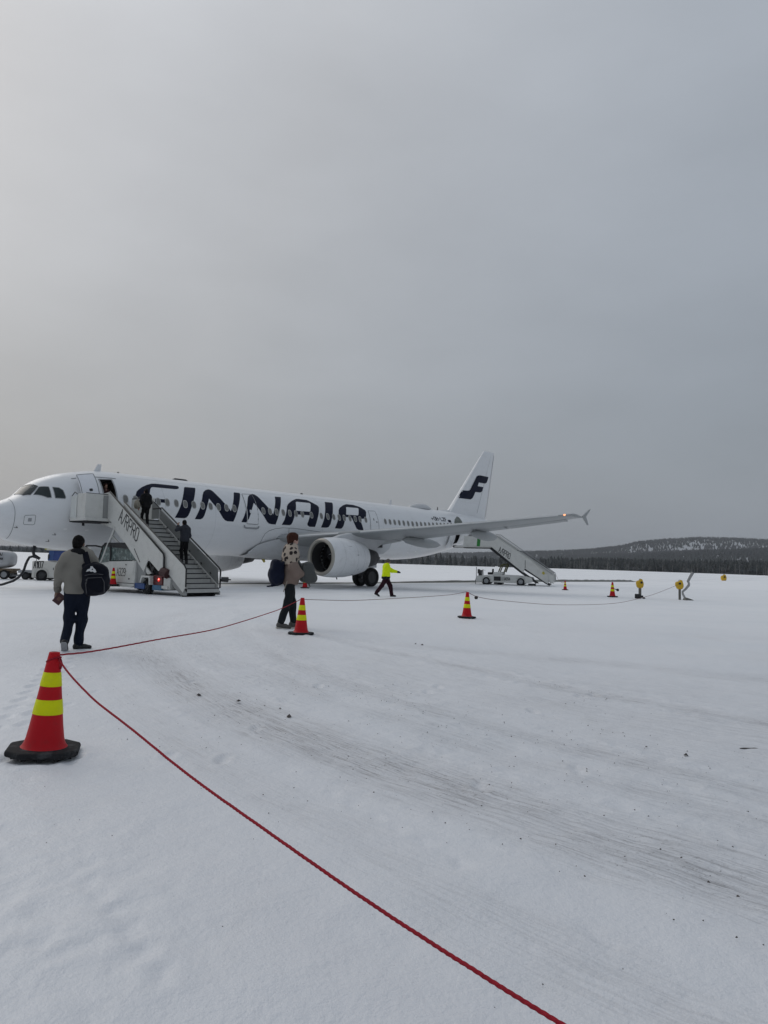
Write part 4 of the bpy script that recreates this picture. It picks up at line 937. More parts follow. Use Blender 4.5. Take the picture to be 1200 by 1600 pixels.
# platform at the door
m = MB(); m.box((2.78, -1.0, 3.26), (1.44, 2.3, .14)); m.box((4.0, 0, 3.26), (1.0, 2.0, .14)); m.build('platform', STW, fs_, bevel=.015)
m = MB(); m.box((2.8, -1.0, 3.15), (1.3, 2.1, .08)); m.box((3.9, 0, 3.13), (1.3, 1.5, .1)); m.tube([(2.3, -1.6, 3.12), (2.3, -1.6, 2.98)], .06, 8); m.build('platform_frame', UNDER, fs_)
m = MB(); m.box((3.40, -1.70, 3.87), (.05, .86, 1.12)); m.box((3.03, -2.10, 3.87), (.70, .05, 1.12)); m.build('platform_wall', STW, fs_, bevel=.012)
m = MB(); m.box((3.40, -1.08, 3.86), (.05, .36, 1.06)); m.build('platform_gate', STG, fs_, bevel=.01)
m = MB(); m.box((2.30, -2.08, 3.82), (.52, .06, 1.05)); m.box((2.06, -1.6, 3.86), (.05, .95, .1)); m.build('sliding_screen', M('screen_white', (.62, .64, .62), .5, var=.05), fs_, bevel=.01)
m = MB(); m.tube([(2.05, -2.12, 3.22), (2.05, 1.0, 3.22)], .09, 10); m.build('door_bumper', BLK, fs_, smooth=True)
m = MB(); m.tube([(2.1, -2.1, 4.34), (2.35, -2.1, 4.52), (2.6, -2.1, 4.42)], .018, 6); m.tube([(3.40, -2.1, 4.44), (3.40, -.95, 4.44)], .02, 6); m.build('handrail', BLK, fs_)
m = MB(); m.box((3.06, 1.0, 3.87), (2.0, .05, 1.1)); m.build('platform_wall', STW, fs_, bevel=.012)
flight(fs_, 4.5, 3.33, 9.52, .17, 16, -.80, .80)
m = MB()
for y in (-.84, .84): m.prism([(4.4, 3.36), (9.52, .20), (9.52, -.02 + .08), (9.2, .06), (4.3, 3.02)], y - .03, y + .03, 'xz')
m.build('stringer', STG, fs_)
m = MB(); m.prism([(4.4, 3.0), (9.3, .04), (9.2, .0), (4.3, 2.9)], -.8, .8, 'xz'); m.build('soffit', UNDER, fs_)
pa = MB().prism([(2.4, 4.45), (3.47, 4.56), (8.0, 1.73), (8.05, 1.06), (7.72, 1.02), (6.93, 1.50), (6.61, .96), (4.02, 3.0), (3.30, 3.42)], -1.03, -.985, 'xz').build('side_panel', STW, fs_, bevel=.01)
dx, dz = 4.53, -2.83; L_ = math.hypot(dx, dz); ux, uz = dx / L_, dz / L_
lettering('lettering', 'A/RPRO', .52, .056, lambda x, z, e: (4.40 + x * ux + z * .36, -1.034 - e, 3.24 + x * uz + z * 1.02), LETB, pa, sp=.80, aspect=.82)
m = MB(); m.tube([(3.50, -1.01, 4.58), (8.02, -1.01, 1.76), (8.10, -1.01, 1.60), (8.11, -1.01, 1.08)], .035, 8); m.build('handrail', BLK, fs_, smooth=True)
MB().prism([(4.6, 4.06), (9.40, 1.28), (9.52, 1.13), (9.53, .40), (9.38, .18), (8.4, .86), (4.6, 3.22)], -.93, -.895, 'xz').build('side_panel', STW, fs_, bevel=.008)
m = MB(); m.tube([(4.6, -.91, 4.09), (9.40, -.91, 1.31), (9.55, -.91, 1.14), (9.56, -.91, .42)], .032, 8); m.build('handrail', BLK, fs_, smooth=True)
TR = M('grey_panel_shade', (.20, .205, .20), .3, var=.1, scale=2)  # translucent grey panels, shade of their inner side put into the colour
MB().prism([(3.9, 4.30), (4.50, 3.92), (4.5, 3.42), (3.9, 3.42)], .97, 1.0, 'xz').build('side_panel', TR, fs_)
m = MB(); m.tube([(2.1, 1.0, 4.45), (3.80, 1.0, 4.38), (4.50, 1.0, 3.93), (6.6, 1.0, 2.65)], .03, 8); m.build('handrail', BLK, fs_, smooth=True)
MB().prism([(4.62, 3.86), (9.20, 1.16), (9.28, .45), (4.62, 3.36)], .93, .955, 'xz').build('side_panel', TR, fs_)
MB().prism([(4.6, 3.44), (9.30, .46), (9.30, .26), (4.5, 3.20)], .90, .925, 'xz').build('kick_strip', STW, fs_)
m = MB(); m.tube([(4.0, .98, 3.90), (4.74, .98, 3.93), (9.22, .98, 1.22), (9.34, .98, 1.10), (9.34, .98, .34)], .036, 8); m.build('handrail', BLK, fs_, smooth=True)
m = MB(); m.prism([(4.72, 3.86), (9.18, 1.16), (9.18, 1.06), (4.72, 3.76)], .957, .975, 'xz'); m.build('rail_strip', M('alloy_strip', (.6, .61, .6), .35, metal=.4), fs_)
m = MB()
for x in (5.3, 6.2, 7.1, 8.0, 8.7): z = 3.86 - (x - 4.62) * .59 - .45; m.tube([(x, .92, z), (x + .06, .915, z - .07)], .03, 6)
m.build('rail_bracket', BLK, fs_)
m = MB(); m.box((9.36, .99, .8), (.05, .03, .14)); m.build('reflector', M('mark_white', (.7, .7, .7), .4), fs_)
m = MB(); m.tube([(9.34, 1.02, .72), (9.46, 1.30, .70)], [.10, .12], 10); m.tube([(9.46, 1.30, .70), (9.5, 1.42, .70)], .03, 6); m.build('work_lamp', DARKM, fs_)
m = MB(); m.tube([(9.30, .7, .12), (9.30, .7, .0)], .025, 6); m.tube([(9.1, -.72, .12), (9.1, -.72, .0)], .025, 6); m.box((8.6, 0, .1), (.5, .4, .04)); m.build('foot', BLK, fs_)
# hydraulic props
m = MB(); m.tube([(4.02, -.95, 2.97), (3.45, -.98, 2.06), (2.89, -.98, 1.16)], .062, 10); m.tube([(4.02, .95, 2.97), (2.89, .98, 1.16)], .062, 10); m.build('lift_strut', STW, fs_, smooth=True)
m = MB(); m.tube([(3.80, -.93, 2.50), (6.55, -.93, .92)], .05, 8); m.tube([(3.80, .93, 2.50), (6.55, .93, .92)], .05, 8); m.build('lift_strut', STW, fs_, smooth=True)
m = MB(); m.prism([(2.5, 3.26), (4.02, 3.10), (7.1, .9), (6.85, .84), (3.9, 2.86), (2.5, 3.14)], -.97, -.90, 'xz'); m.build('lower_beam', STW, fs_, bevel=.01)
# the truck below
fr = MB().box((5.0, 0, .36), (5.6, 1.5, .16)).build('chassis', UNDER, fs_, bevel=.02)
bd = MB().prism([(3.80, .42), (6.04, .42), (6.04, 1.42), (3.80, 1.36)], -1.10, 1.0, 'xz').build('body', STW, fs_, bevel=.03)
MB().prism([(5.34, .78), (5.98, .78), (5.96, 1.38), (5.30, 1.36)], -1.115, -1.098, 'xz').build('service_hatch', STW, bd, bevel=.006)
m = MB(); m.box((5.34, -1.12, 1.24), (.06, .03, .05)); m.box((5.34, -1.12, .95), (.05, .03, .04)); m.tube([(5.62, -1.11, .62), (5.62, -1.13, .62)], .035, 10); m.build('hinge', DARKM, bd)
lettering('number', 'A329', .33, .032, lambda x, z, e: (4.58 + x, -1.104 - e, .74 + z), LETB, bd, sp=.80, aspect=.72)
cb = MB().prism([(2.72, .55), (3.84, .45), (3.84, 1.36), (2.66, 1.24)], -1.05, .95, 'xz').build('cab', STW, fs_, bevel=.05)
roof = MB().prism([(3.10, 2.10), (3.24, 2.22), (5.52, 2.22), (5.86, 1.98), (5.86, 1.90), (3.05, 2.04)], -1.02, .92, 'xz').build('cab_roof', BLK, fs_, bevel=.03)
m = MB()
for y in (-1.0, .9):
    m.tube([(2.70, y, 1.24), (3.14, y, 2.1)], .05, 8); m.tube([(3.82, y, 1.36), (3.80, y, 2.1)], .055, 8); m.tube([(5.80, y, 1.95), (6.30, y, 1.36)], .04, 8)
m.build('window_pillar', BLK, fs_)
CG = M('cab_glass', (.05, .085, .08), .12, var=.8, scale=5, spec=.5, dirt=((.42, .52, .50), 5, 3.2))
MB().prism([(2.76, 1.26), (3.80, 1.37), (3.78, 2.05), (3.14, 2.04)], -1.005, -.985, 'xz').build('side_window', CG, fs_)
MB().prism([(3.86, 1.40), (6.1, 1.46), (5.78, 1.92), (3.86, 2.02)], -.995, -.975, 'xz').build('side_window', CG, fs_)
m = MB(); m.add([(2.70, -.95, 1.26), (2.70, .85, 1.26), (3.12, .85, 2.04), (3.12, -.95, 2.04)], [(0, 1, 2, 3)]); m.build('windscreen', CG, fs_)
m = MB(); m.tube([(3.12, -1.02, 2.0), (2.9, -1.25, 2.06), (2.15, -1.30, 2.06), (2.04, -1.30, 1.98)], .04, 8); m.box((2.02, -1.30, 1.80), (.09, .22, .42)); m.build('mirror', BLK, fs_, bevel=.02)
MB().box((2.60, -.3, 1.62), (.02, .5, .42)).build('sign_board', M('board_white', (.66, .66, .63), .5), fs_)
lettering('sign_lettering', 'SE', .17, .03, lambda x, z, e: (2.20 + x, -1.32 - e, 1.50 + z), LETB, fs_, aspect=.8)
MB().box((2.34, -1.305, 1.66), (.46, .02, .62)).build('sign_board', M('board_white', (.66, .66, .63), .5), fs_, bevel=.01)
m = MB(); m.box((4.9, -1.12, .28), (2.3, .24, .05)); m.build('running_board', STW, fs_, bevel=.01)
m = MB(); m.box((5.1, -1.14, .36), (2.0, .04, .10)); m.build('side_rail', STW, fs_); m = MB(); m.box((6.45, -1.05, .34), (.75, .12, .24)); m.build('side_box', BLU, fs_, bevel=.015)
m = MB(); m.prism([(6.05, .45), (6.7, .45), (6.7, 1.0), (6.05, 1.42)], -1.0, .95, 'xz'); m.build('engine_cover', STG, fs_, bevel=.02)
m = MB(); m.prism([(6.50, .50), (6.62, .80), (7.26, .80), (7.30, .42), (7.22, .42), (7.18, .72), (6.68, .72), (6.56, .48)], -1.14, -.84, 'xz'); m.build('mudguard', STW, fs_, bevel=.01)
for x in (3.35, 6.92):
    for y in (-.96, .90): wheel(fs_, x, y, .31, .26, DARKM)
m = MB(); m.prism([(7.30, .20), (7.95, .20), (7.95, .42), (7.30, .42)], -1.02, .9, 'xz'); m.build('rear_bumper', M('bumper_blue', (.05, .14, .24), .5, var=.3, scale=6), fs_, bevel=.02)
m = MB(); m.prism([(7.30, .42), (8.0, .42), (7.95, .82), (7.30, .84)], -.98, -.5, 'xz'); tlb = m.build('light_cluster', M('lamp_red_dark', (.09, .006, .008), .3), fs_, bevel=.02)
m = MB(); m.lathe([(0, .085), (.02, .06), (.03, .0)], (0, 0, 0), 'x', 12); m.V = [(7.72 + v[1], -.985 - v[0], .65 + v[2]) for v in m.V]; m.build('tail_lamp', emis('tail_lamp', (1, .03, .015), .55), tlb)
m = MB(); m.lathe([(0, .035), (.02, .02), (.022, .0)], (0, 0, 0), 'x', 10); m.V = [(7.76 + v[1], -1.006 - v[0], .67 + v[2]) for v in m.V]; m.build('lamp_core', emis('lamp_core', (1, .45, .35), 1.3), tlb)
m = MB(); m.box((8.25, -.75, .50), (.45, .4, .5)); m.build('tool_box', STW, fs_, bevel=.02); m = MB(); m.tube([(8.0, -1.0, 1.0), (8.36, -.96, .9)], [.2, .2], 12); m.build('hose_reel', M('reel_maroon', (.045, .012, .012), .6), fs_)
m = MB(); m.tube([(6.9, -.92, 1.46), (7.2, -.92, .86)], .05, 8); m.tube([(7.0, -.92, 1.46), (7.8, -.92, .98)], .05, 8); m.tube([(7.0, .7, 1.0), (8.6, .7, .5)], .05, 8); m.box((7.2, -.95, 1.12), (.14, .03, .20), Matrix.Rotation(R(32), 3, 'Y')); m.build('slide_mechanism', DARKM, fs_)
m = MB(); m.prism([(6.6, .96), (6.95, 1.46), (7.7, 1.02), (8.3, .55), (8.3, .4), (6.7, .4)], -.80, .8, 'xz'); m.build('machinery', UNDER, fs_)
MB().box((8.15, -.98, .35), (.5, .03, .12)).build('number_plate', STW, fs_)

# rear stairs: open deck vehicle
RROT = R(-17); _p0 = Vector(pw(34.8, 2.85, 0)); _u = Vector((math.cos(RROT), math.sin(RROT), 0)); _n = Vector((-_u.y, _u.x, 0)); RLOC = _p0 - _u * 2.85 + _n * 1.02
rs_ = thing('passenger_stairs', 'white boarding stairs with a green stripe, on a low vehicle numbered A894', 'boarding stairs', RLOC, RROT, 'boarding stairs at the airliner')
m = MB(); m.prism([(1.86, -.95), (2.62, .95), (5.2, .95), (5.2, -.95)], 2.88, 2.98, 'xy'); m.build('platform', STW, rs_, bevel=.01)
m = MB(); m.box((3.95, 0, 2.85), (2.4, 1.6, .06)); m.build('platform_frame', UNDER, rs_)
pl = MB().prism([(2.75, 2.99), (5.2, 2.96), (5.24, 3.74), (2.86, 3.76)], -1.02, -.98, 'xz').build('platform_wall', STW, rs_, bevel=.01)
MB().prism([(3.97, 2.965), (4.25, 2.965), (4.33, 3.765), (4.03, 3.765)], -1.032, -1.022, 'xz').build('green_stripe', M('stripe_green', (.016, .20, .03), .5, var=.08), pl)
MB().prism([(2.75, 2.98), (5.2, 2.96), (5.24, 3.9), (2.75, 3.9)], .98, 1.02, 'xz').build('platform_wall', STW, rs_, bevel=.01)
m = MB(); m.tube([(4.05, -1.0, 3.76), (4.12, -1.0, 4.35), (4.12, -1.0, 4.75)], .02, 6); m.tube([(2.9, -1.0, 3.95), (4.0, -1.0, 3.95)], .016, 6); m.build('handrail', GREYM, rs_)
m = MB(); m.box((3.75, .5, 3.86), (.22, .2, .24)); m.box((4.05, -.9, 3.83), (.1, .06, .1)); m.build('control_box', M('box_orange', (.42, .20, .06), .5), rs_, bevel=.02)
m = MB(); m.box((3.2, .5, 3.86), (.5, .2, .2)); m.build('control_box', STG, rs_, bevel=.02)
m = MB(); m.tube([(1.88, -.95, 2.93), (2.62, .95, 2.93)], .09, 8); m.build('door_bumper', BLK, rs_)
flight(rs_, 5.2, 2.96, 10.3, .18, 15, -.80, .80)
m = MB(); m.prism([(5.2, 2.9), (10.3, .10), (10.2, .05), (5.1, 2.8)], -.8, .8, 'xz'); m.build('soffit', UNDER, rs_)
pn = MB().prism([(5.24, 3.74), (5.6, 3.74), (8.7, 1.95), (10.14, .83), (10.14, .17), (8.16, 1.32), (8.05, .98), (5.2, 2.98)], -1.02, -.98, 'xz').build('side_panel', STW, rs_, bevel=.01)
lettering('lettering', 'A/RPRO', .42, .048, lambda x, z, e: (5.88 + x * .80 + z * .28, -1.024 - e, 2.56 + x * -.46 + z * .98), LETB, pn, sp=.80, aspect=.66)
MB().prism([(9.2, 1.55), (10.6, .80), (10.6, .20), (9.2, .9)], -.93, -.90, 'xz').build('side_panel', STW, rs_, bevel=.008)
MB().prism([(5.2, 3.9), (5.7, 3.86), (10.6, .90), (10.6, .24), (5.2, 2.98)], .96, 1.0, 'xz').build('side_panel', STW, rs_, bevel=.01)
m = MB(); m.tube([(5.3, -1.0, 3.80), (5.7, -1.0, 3.80), (8.8, -1.0, 2.02), (10.5, -.92, .92)], .028, 8); m.tube([(5.3, 1.0, 3.98), (5.75, 1.0, 3.96), (10.6, .98, 1.0), (10.64, .98, .4)], .03, 8); m.build('handrail', GREYM, rs_, smooth=True)
m = MB(); m.tube([(7.5, -1.0, 2.70), (7.9, -1.0, 2.62), (10.6, -.2, 1.0)], .02, 6); m.build('handrail', BLK, rs_)
m = MB(); m.box((9.75, -1.03, 1.0), (.22, .02, .18), Matrix.Rotation(R(35), 3, 'Y')); m.build('caution_mark', M('mark_yellow', (.42, .36, .03), .5), rs_)
m = MB(); m.prism([(5.2, 2.90), (8.2, .96), (9.4, .22), (9.1, .2), (7.9, .9), (5.1, 2.78)], -.97, -.88, 'xz'); m.build('lower_beam', UNDER, rs_)
m = MB(); m.prism([(8.16, 1.36), (9.95, .30), (9.95, .18), (8.12, 1.2)], -.975, -.93, 'xz'); m.build('slide_rail', UNDER, rs_)
m = MB(); m.tube([(8.2, -1.03, 1.95), (8.2, -1.03, 1.35)], .02, 6); m.build('marker_rod', BLK, rs_)
b2 = MB().prism([(3.84, .20), (8.3, .16), (8.9, .30), (8.75, .62), (8.3, .72), (6.3, .78), (5.4, .72), (4.6, .70), (3.95, .66)], -.98, .85, 'xz').build('body', STW, rs_, bevel=.02)
m = MB(); m.prism([(5.42, .74), (6.24, .78), (6.22, 1.0), (5.45, .98)], -.9, .7, 'xz'); m.build('engine_cover', STW, rs_, bevel=.03)
gr = MB().box((5.80, -.985, .48), (.58, .03, .33)).build('grille', BLK, b2)
for k in range(6): MB().box((5.56 + k * .095, -1.003, .48), (.02, .012, .31)).build('grille_bar', DARKM, gr)
lettering('number', 'A894', .22, .032, lambda x, z, e: (6.44 + x, -.984 - e, .37 + z), LETB, b2, sp=.80, aspect=.72)
for x in (4.85, 7.83):
    MB().lathe([(-.02, .39), (.02, .39), (.02, .0)], (x, -.985, .30), 'y', 22).build('wheel_arch', BLK, b2)
    for y in (-.93, .72): wheel(rs_, x, y, .29, .2, GREYM)
m = MB(); m.tube([(5.9, -.7, .06), (5.9, .7, .06)], .12, 10); m.box((5.8, 0, .12), (.7, 1.2, .14)); m.box((8.75, -.6, .10), (.6, .5, .12)); m.build('undercarriage', BLK, rs_)
m = MB(); m.box((4.2, -.2, .86), (.22, .9, .5)); m.box((4.0, .0, 1.0), (.10, .7, .35)); m.tube([(3.92, -.75, .6), (3.92, -.75, 1.35)], .03, 6); m.tube([(4.55, -.7, .7), (4.48, -.62, 1.2)], .025, 6); m.lathe([(0, .17), (.02, .17)], (4.52, -.5, 1.1), 'z', 14); m.build('driver_post', DARKM, rs_, bevel=.02)
m = MB(); m.box((5.1, -.35, .86), (.42, .5, .20)); m.box((5.32, -.35, 1.08), (.10, .5, .30)); m.build('driver_seat', BLK, rs_, bevel=.04)
m = MB()
for y in (-.55, .45): m.tube([(5.85, y, 1.0), (6.08, y, 1.55), (6.45, y, 1.60)], .055, 8); m.tube([(6.33, y, .98), (6.70, y, 1.85)], .06, 8)
m.build('lift_arm', M('arm_olive', (.10, .10, .03), .6, var=.3), rs_)
m = MB(); m.tube([(6.7, -.5, 1.8), (7.0, -.5, 1.75)], .09, 8); m.box((6.75, 0, 1.8), (.3, 1.2, .16)); m.build('lift_bracket', DARKM, rs_)
for x in (3.9, 9.08): m = MB(); m.tube([(x, -1.0, .34), (x, -1.0, 0)], .025, 6); m.build('stabiliser_leg', BLK, rs_)

for o in rs_.children:                                    # the deck is a little shorter than drawn
    if o.name.startswith('wheel') and o.type == 'EMPTY': o.location.x = 2.85 + (o.location.x - 2.85) * .893; continue
    for q in [o] + list(o.children):
        for v in q.data.vertices: v.co.x = 2.85 + (v.co.x - 2.85) * .893

# ------------------------------------------------------------------ cones
RED = M('cone_red', (.50, .005, .012), .5, spec=.22, var=.10, scale=7, dirt=((.20, .03, .03), 14, 1.6)); YEL = M('cone_lime', (.70, .73, .002), .5, spec=.2, var=.08, scale=9, dirt=((.42, .42, .06), 12, 1.4)); CRUB = M('cone_rubber', (.022, .022, .024), .8, var=.25, scale=12, dirt=((.30, .31, .32), 13, 1.0))
def make_cone(label, loc, tilt=(0, 0), rz=0, h=.74, bigbase=True):
    t = thing('traffic_cone', label, 'cone', loc, rz, 'red and yellow traffic cones round the airliner', h / .74)
    t.rotation_euler = (tilt[0], tilt[1], rz)
    R0 = lambda z: float(np.interp(z, [.05, .068, .085, .12, .20, .72, .74], [.168, .152, .142, .131, .117, .041, .037]))
    segs = [(.055, .295, RED), (.295, .401, YEL), (.401, .495, RED), (.495, .596, YEL), (.596, .74, RED)]
    m = MB(); zs = [.055, .068, .085, .12, .2, .3, .405, .505, .615, .70, .74]
    m.lathe([(z, R0(z)) for z in zs] + [(.742, .026), (.70, .024)], n=40); m.build('body', RED, t, smooth=True, auto=45)
    for a, b, mt in segs:
        if mt is YEL: m = MB(); m.lathe([(a, R0(a) + .0005), (a + .002, R0(a) + .0028), (b - .002, R0(b) + .0028), (b, R0(b) + .0005)], n=40); m.build('reflective_band', YEL, t, smooth=True, auto=45)
    m = MB(); k = 8; W2 = .245 if bigbase else .235; c_ = .55
    oct_ = []
    for q in range(4):
        a = R(90 * q); ca, sa = math.cos(a), math.sin(a)
        for u, v in ((W2, -W2 * c_), (W2, W2 * c_)): oct_.append((u * ca - v * sa, u * sa + v * ca))
    m.prism(oct_, .012, .058, 'xy'); base = m.build('base', CRUB, t, bevel=.020, seg=4)
    m = MB()
    for q in range(12): a = 2 * math.pi * q / 12; m.box((W2 * .88 * math.cos(a), W2 * .88 * math.sin(a), .010), (.03, .03, .03))
    m.build('foot', CRUB, t)
    return t
c1 = make_cone('biggest red cone with two lime bands, two red ropes tied to its tip', (-2.46, 5.455, .205), (R(-.6), R(3.2), ), .32)
c2 = make_cone('cone at the heels of the passenger in the spotted jacket, rope at its tip', (-1.57, 14.37, G(-1.57, 14.37)), (0, R(1.2)), .8, .72, False)
c3 = make_cone('cone alone on open snow right of the hi-vis worker, rope sagging both ways', (2.38, 20.52, G(2.38, 20.52)), (0, R(1)), .3, .73, False)
c4 = make_cone('small far cone just right of the foot of the rear stairs', (12.13, 48.54, 0), (0, 0), .5, .62, False)
c5 = make_cone('far cone with a black knob on it, left of the yellow posts', (12.37, 39.32, 0), (0, 0), .2, .80, False)
m = MB(); m.tube([(.05, 0, .42), (.20, -.02, .38)], .02, 6); m.lathe([(-.06, .02), (-.04, .065), (.04, .065), (.06, .02)], (.27, -.02, .36), 'x', 10); m.build('knob', BLK, c5)
c6 = make_cone('cone standing on the running board of the stairs truck', tuple(Matrix.Translation(fs_.location) @ Matrix.Rotation(YAW - math.pi / 2, 4, 'Z') @ Vector((4.78, -1.38, .305))), (0, 0), .3, .78, False)
MB().box((4.80, -1.36, .285), (.62, .52, .035)).build('cone_tray', DARKM, fs_)
c7 = make_cone('cone under the engine inlet, half hidden by the passenger carrying bags', (-4.43, 41.9, 0), (0, 0), .4, .76, False)

# ------------------------------------------------------------------ ropes
ROPE = M('rope_red', (.30, .016, .028), .75, var=.30, scale=60, dirt=((.10, .012, .016), 50, 2.0))
def rope(name, P, r, label, mat=ROPE, strands=3, pitch=.09, step=.02, nseg=12, group='ropes strung between the cones'):
    pts = [np.array(P[0], float)]
    for a, b in zip(P[:-1], P[1:]):
        a, b = np.array(a, float), np.array(b, float); n = max(1, int(np.linalg.norm(b - a) / step))
        for i in range(1, n + 1): pts.append(a + (b - a) * i / n)
    pts = np.array(pts); T = np.gradient(pts, axis=0); T /= np.linalg.norm(T, axis=1)[:, None]
    side = np.cross(T, [0, 0, 1]); side /= np.linalg.norm(side, axis=1)[:, None]; up = np.cross(side, T)
    sl_ = np.concatenate([[0], np.cumsum(np.linalg.norm(np.diff(pts, axis=0), axis=1))])
    a = np.arange(nseg) * 2 * np.pi / nseg; tw = sl_ * 2 * np.pi / pitch
    rr = r * (1 + .17 * np.cos(strands * (a[None] - tw[:, None]))) if strands else np.full((len(pts), nseg), r)
    V = pts[:, None] + side[:, None] * (rr * np.cos(a))[..., None] + up[:, None] * (rr * np.sin(a))[..., None]
    n = len(pts); i, j = np.meshgrid(np.arange(n - 1), np.arange(nseg), indexing='ij'); j2 = (j + 1) % nseg
    F = np.stack([i * nseg + j, i * nseg + j2, (i + 1) * nseg + j2, (i + 1) * nseg + j], -1).reshape(-1, 4)
    o = link(name, mesh(name, V.reshape(-1, 3).tolist(), F.tolist(), True), mat); return tag(o, label, 'rope', group)
def sag(A, B, zs, n=60):
    """points from A to B in plan with heights taken from (distance, height) pairs"""
    f = pchip([p[0] for p in zs], [p[1] for p in zs]); A = np.array(A); B = np.array(B); L = np.linalg.norm(B - A); L1 = zs[-1][0]
    return [(*(A + (B - A) / L * d), float(f(d))) for d in np.linspace(zs[0][0], L1, n)]
def smooth_noise(P, amp, seed):
    r_ = np.random.default_rng(seed); k = np.convolve(r_.normal(0, 1, len(P) + 12), np.ones(13) / 13, 'valid') * amp
    return [(p[0] + k[i] * .6, p[1], p[2] + k[i]) for i, p in enumerate(P)]
rope('rope', smooth_noise(sag((-2.42, 5.5), (.75, 1.8), [(0.02, .905), (.34, .815), (.87, .715), (1.42, .655), (2.27, .56), (2.9, .508), (3.38, .474), (3.77, .452), (4.08, .44), (4.51, .43), (5.2, .44), (6.4, .52)], 90), .004, 3), .0064,
     'thick red twisted rope running from the foreground cone to the lower right', step=.008)
rope('rope', sag((-2.42, 5.5), (-1.57, 14.37), [(.05, .915), (.45, .885), (1.79, .84), (4.03, .775), (6.76, .80), (8.86, .89)]), .0066, 'red rope from the foreground cone to the cone behind the passenger with the spotted jacket', step=.03, nseg=8)
for (q_, r0_, nm_) in (((-2.46, 5.455, .205), .047, 'big'),):                  # both ropes are looped round the tip of the cone
    lp_ = [(.046 * math.cos(a), .046 * math.sin(a), .685 + .022 * math.sin(a + 2.2)) for a in np.linspace(0, 6.283, 30)]
    m = MB(); m.tube(lp_, .0075, 8); m.tube([(.046, 0, .69), (.06, -.02, .66), (.055, -.03, .62)], .007, 6); m.build('rope_loop', ROPE, c1, smooth=True)
RB = M('rope_brown', (.20, .115, .11), .8, var=.2)
rope('rope', sag((-1.57, 14.37), (2.38, 20.52), [(.04, .88), (1.95, .80), (4.46, .79), (6.16, .80), (7.28, .86)]), .0065, 'thin dull red rope stretched level across the snow in front of the hi-vis worker', RB, step=.1, nseg=6, strands=0)
rope('rope', sag((2.38, 20.52), (15.48, 38.08), [(.05, .84), (.55, .71), (2.77, .5), (6.75, .26), (12.0, .14), (16.3, .31), (21.5, .76)]), .008, 'thin dull rope sagging from the lone cone towards the yellow posts', RB, step=.15, nseg=6, strands=0)
m = MB(); m.lathe([(-.05, .01), (-.035, .05), (.035, .05), (.05, .01)], (2.70, 21.02, .68), 'x', 10); kb = m.build('rope_clip', BLK, smooth=True); tag(kb, 'small black clip hanging on the rope beside the lone cone', 'clip')
P_ = (Matrix.Translation(rs_.location) @ Matrix.Rotation(RROT, 4, 'Z')); a = P_ @ Vector((9.80, .98, .9))
rope('rope', sag((a.x, a.y), (12.13, 48.54), [(0, .9), (3, .55), (7, .42), (math.hypot(12.13 - a.x, 48.54 - a.y), .60)]), .010, 'thin rope from the foot of the rear stairs to the small far cone', RB, step=.2, nseg=5, strands=0)

# ------------------------------------------------------------------ yellow apron posts, marker hose
YP = M('post_yellow', (.62, .38, .010), .5, var=.12, scale=6); PG = M('post_grey', (.13, .125, .11), .6, var=.2)
def power_post(label, loc, rz, s=1.0):
    t = thing('power_outlet_post', label, 'post', loc, rz, 'yellow outlet posts on the snow', s)
    m = MB(); m.box((0, 0, .29), (.11, .11, .58)); m.build('post', PG, t, bevel=.01)
    V, F = sdf_mesh([('e', (0, 0, .74), (.19, .15, .21), None, 2.6), ('e', (-.13, -.03, .80), (.10, .12, .13), None, 2.6), ('e', (.06, 0, .92), (.09, .09, .10), None, 2.4)], .02, k=.03)
    me = bpy.data.meshes.new('housing'); me.from_pydata(V.tolist(), [], F.tolist()); me.update(); me.polygons.foreach_set('use_smooth', [True] * len(F)); link('housing', me, YP, t)
    m = MB(); m.tube([(-.02, -.15, .84), (-.02, -.19, .84)], .06, 10); m.build('socket', BLK, t)
    m = MB(); m.tube([(-.06, 0, .93), (-.04, 0, 1.02), (.06, 0, 1.02), (.08, 0, .93)], .014, 6); m.build('lifting_ring', GREYM, t)
    return t
power_post('yellow outlet post with a black roll lying at its foot', (13.57, 38.53, 0), .3)
power_post('yellow outlet post beside the bent grey hose', (15.48, 38.08, 0), -.2)
power_post('farthest yellow post, half buried in the snow near the wood', (47.3, 101.3, -1.10), .1, 1.9)
m = MB(); m.tube([(13.22, 38.30, .13), (13.50, 38.22, .12)], .12, 14); m.tube([(13.50, 38.22, .12), (13.62, 38.2, .11)], .06, 10); m.tube([(13.62, 38.25, .03), (13.75, 38.3, .02)], .05, 6); o = m.build('cable_roll', BLK, bevel=.03); tag(o, 'black rolled cable lying in the snow at the foot of a yellow post', 'cable')
HG = M('hose_grey', (.30, .30, .30), .6, var=.25, scale=8)
hp = [(15.72, 37.7, .02), (15.63, 37.75, .08), (15.57, 37.9, .30), (15.60, 38, .42), (15.76, 38, .56), (15.92, 38, .76), (15.93, 38, .86), (15.88, 38, .96), (15.98, 38, 1.16), (16.13, 38, 1.42)]
m = MB(); m.tube(hp, [.05, .055, .05, .05, .06, .07, .055, .07, .075, .085], 10); m.mi = 1; m.prism([(15.55, 0), (16.0, 0), (15.9, .05), (15.62, .14)], 37.55, 37.9, 'xz')
o = m.build('marker_hose', [HG, PG], smooth=True, auto=40); tag(o, 'bent grey hose standing up out of the snow beside a yellow post', 'hose')

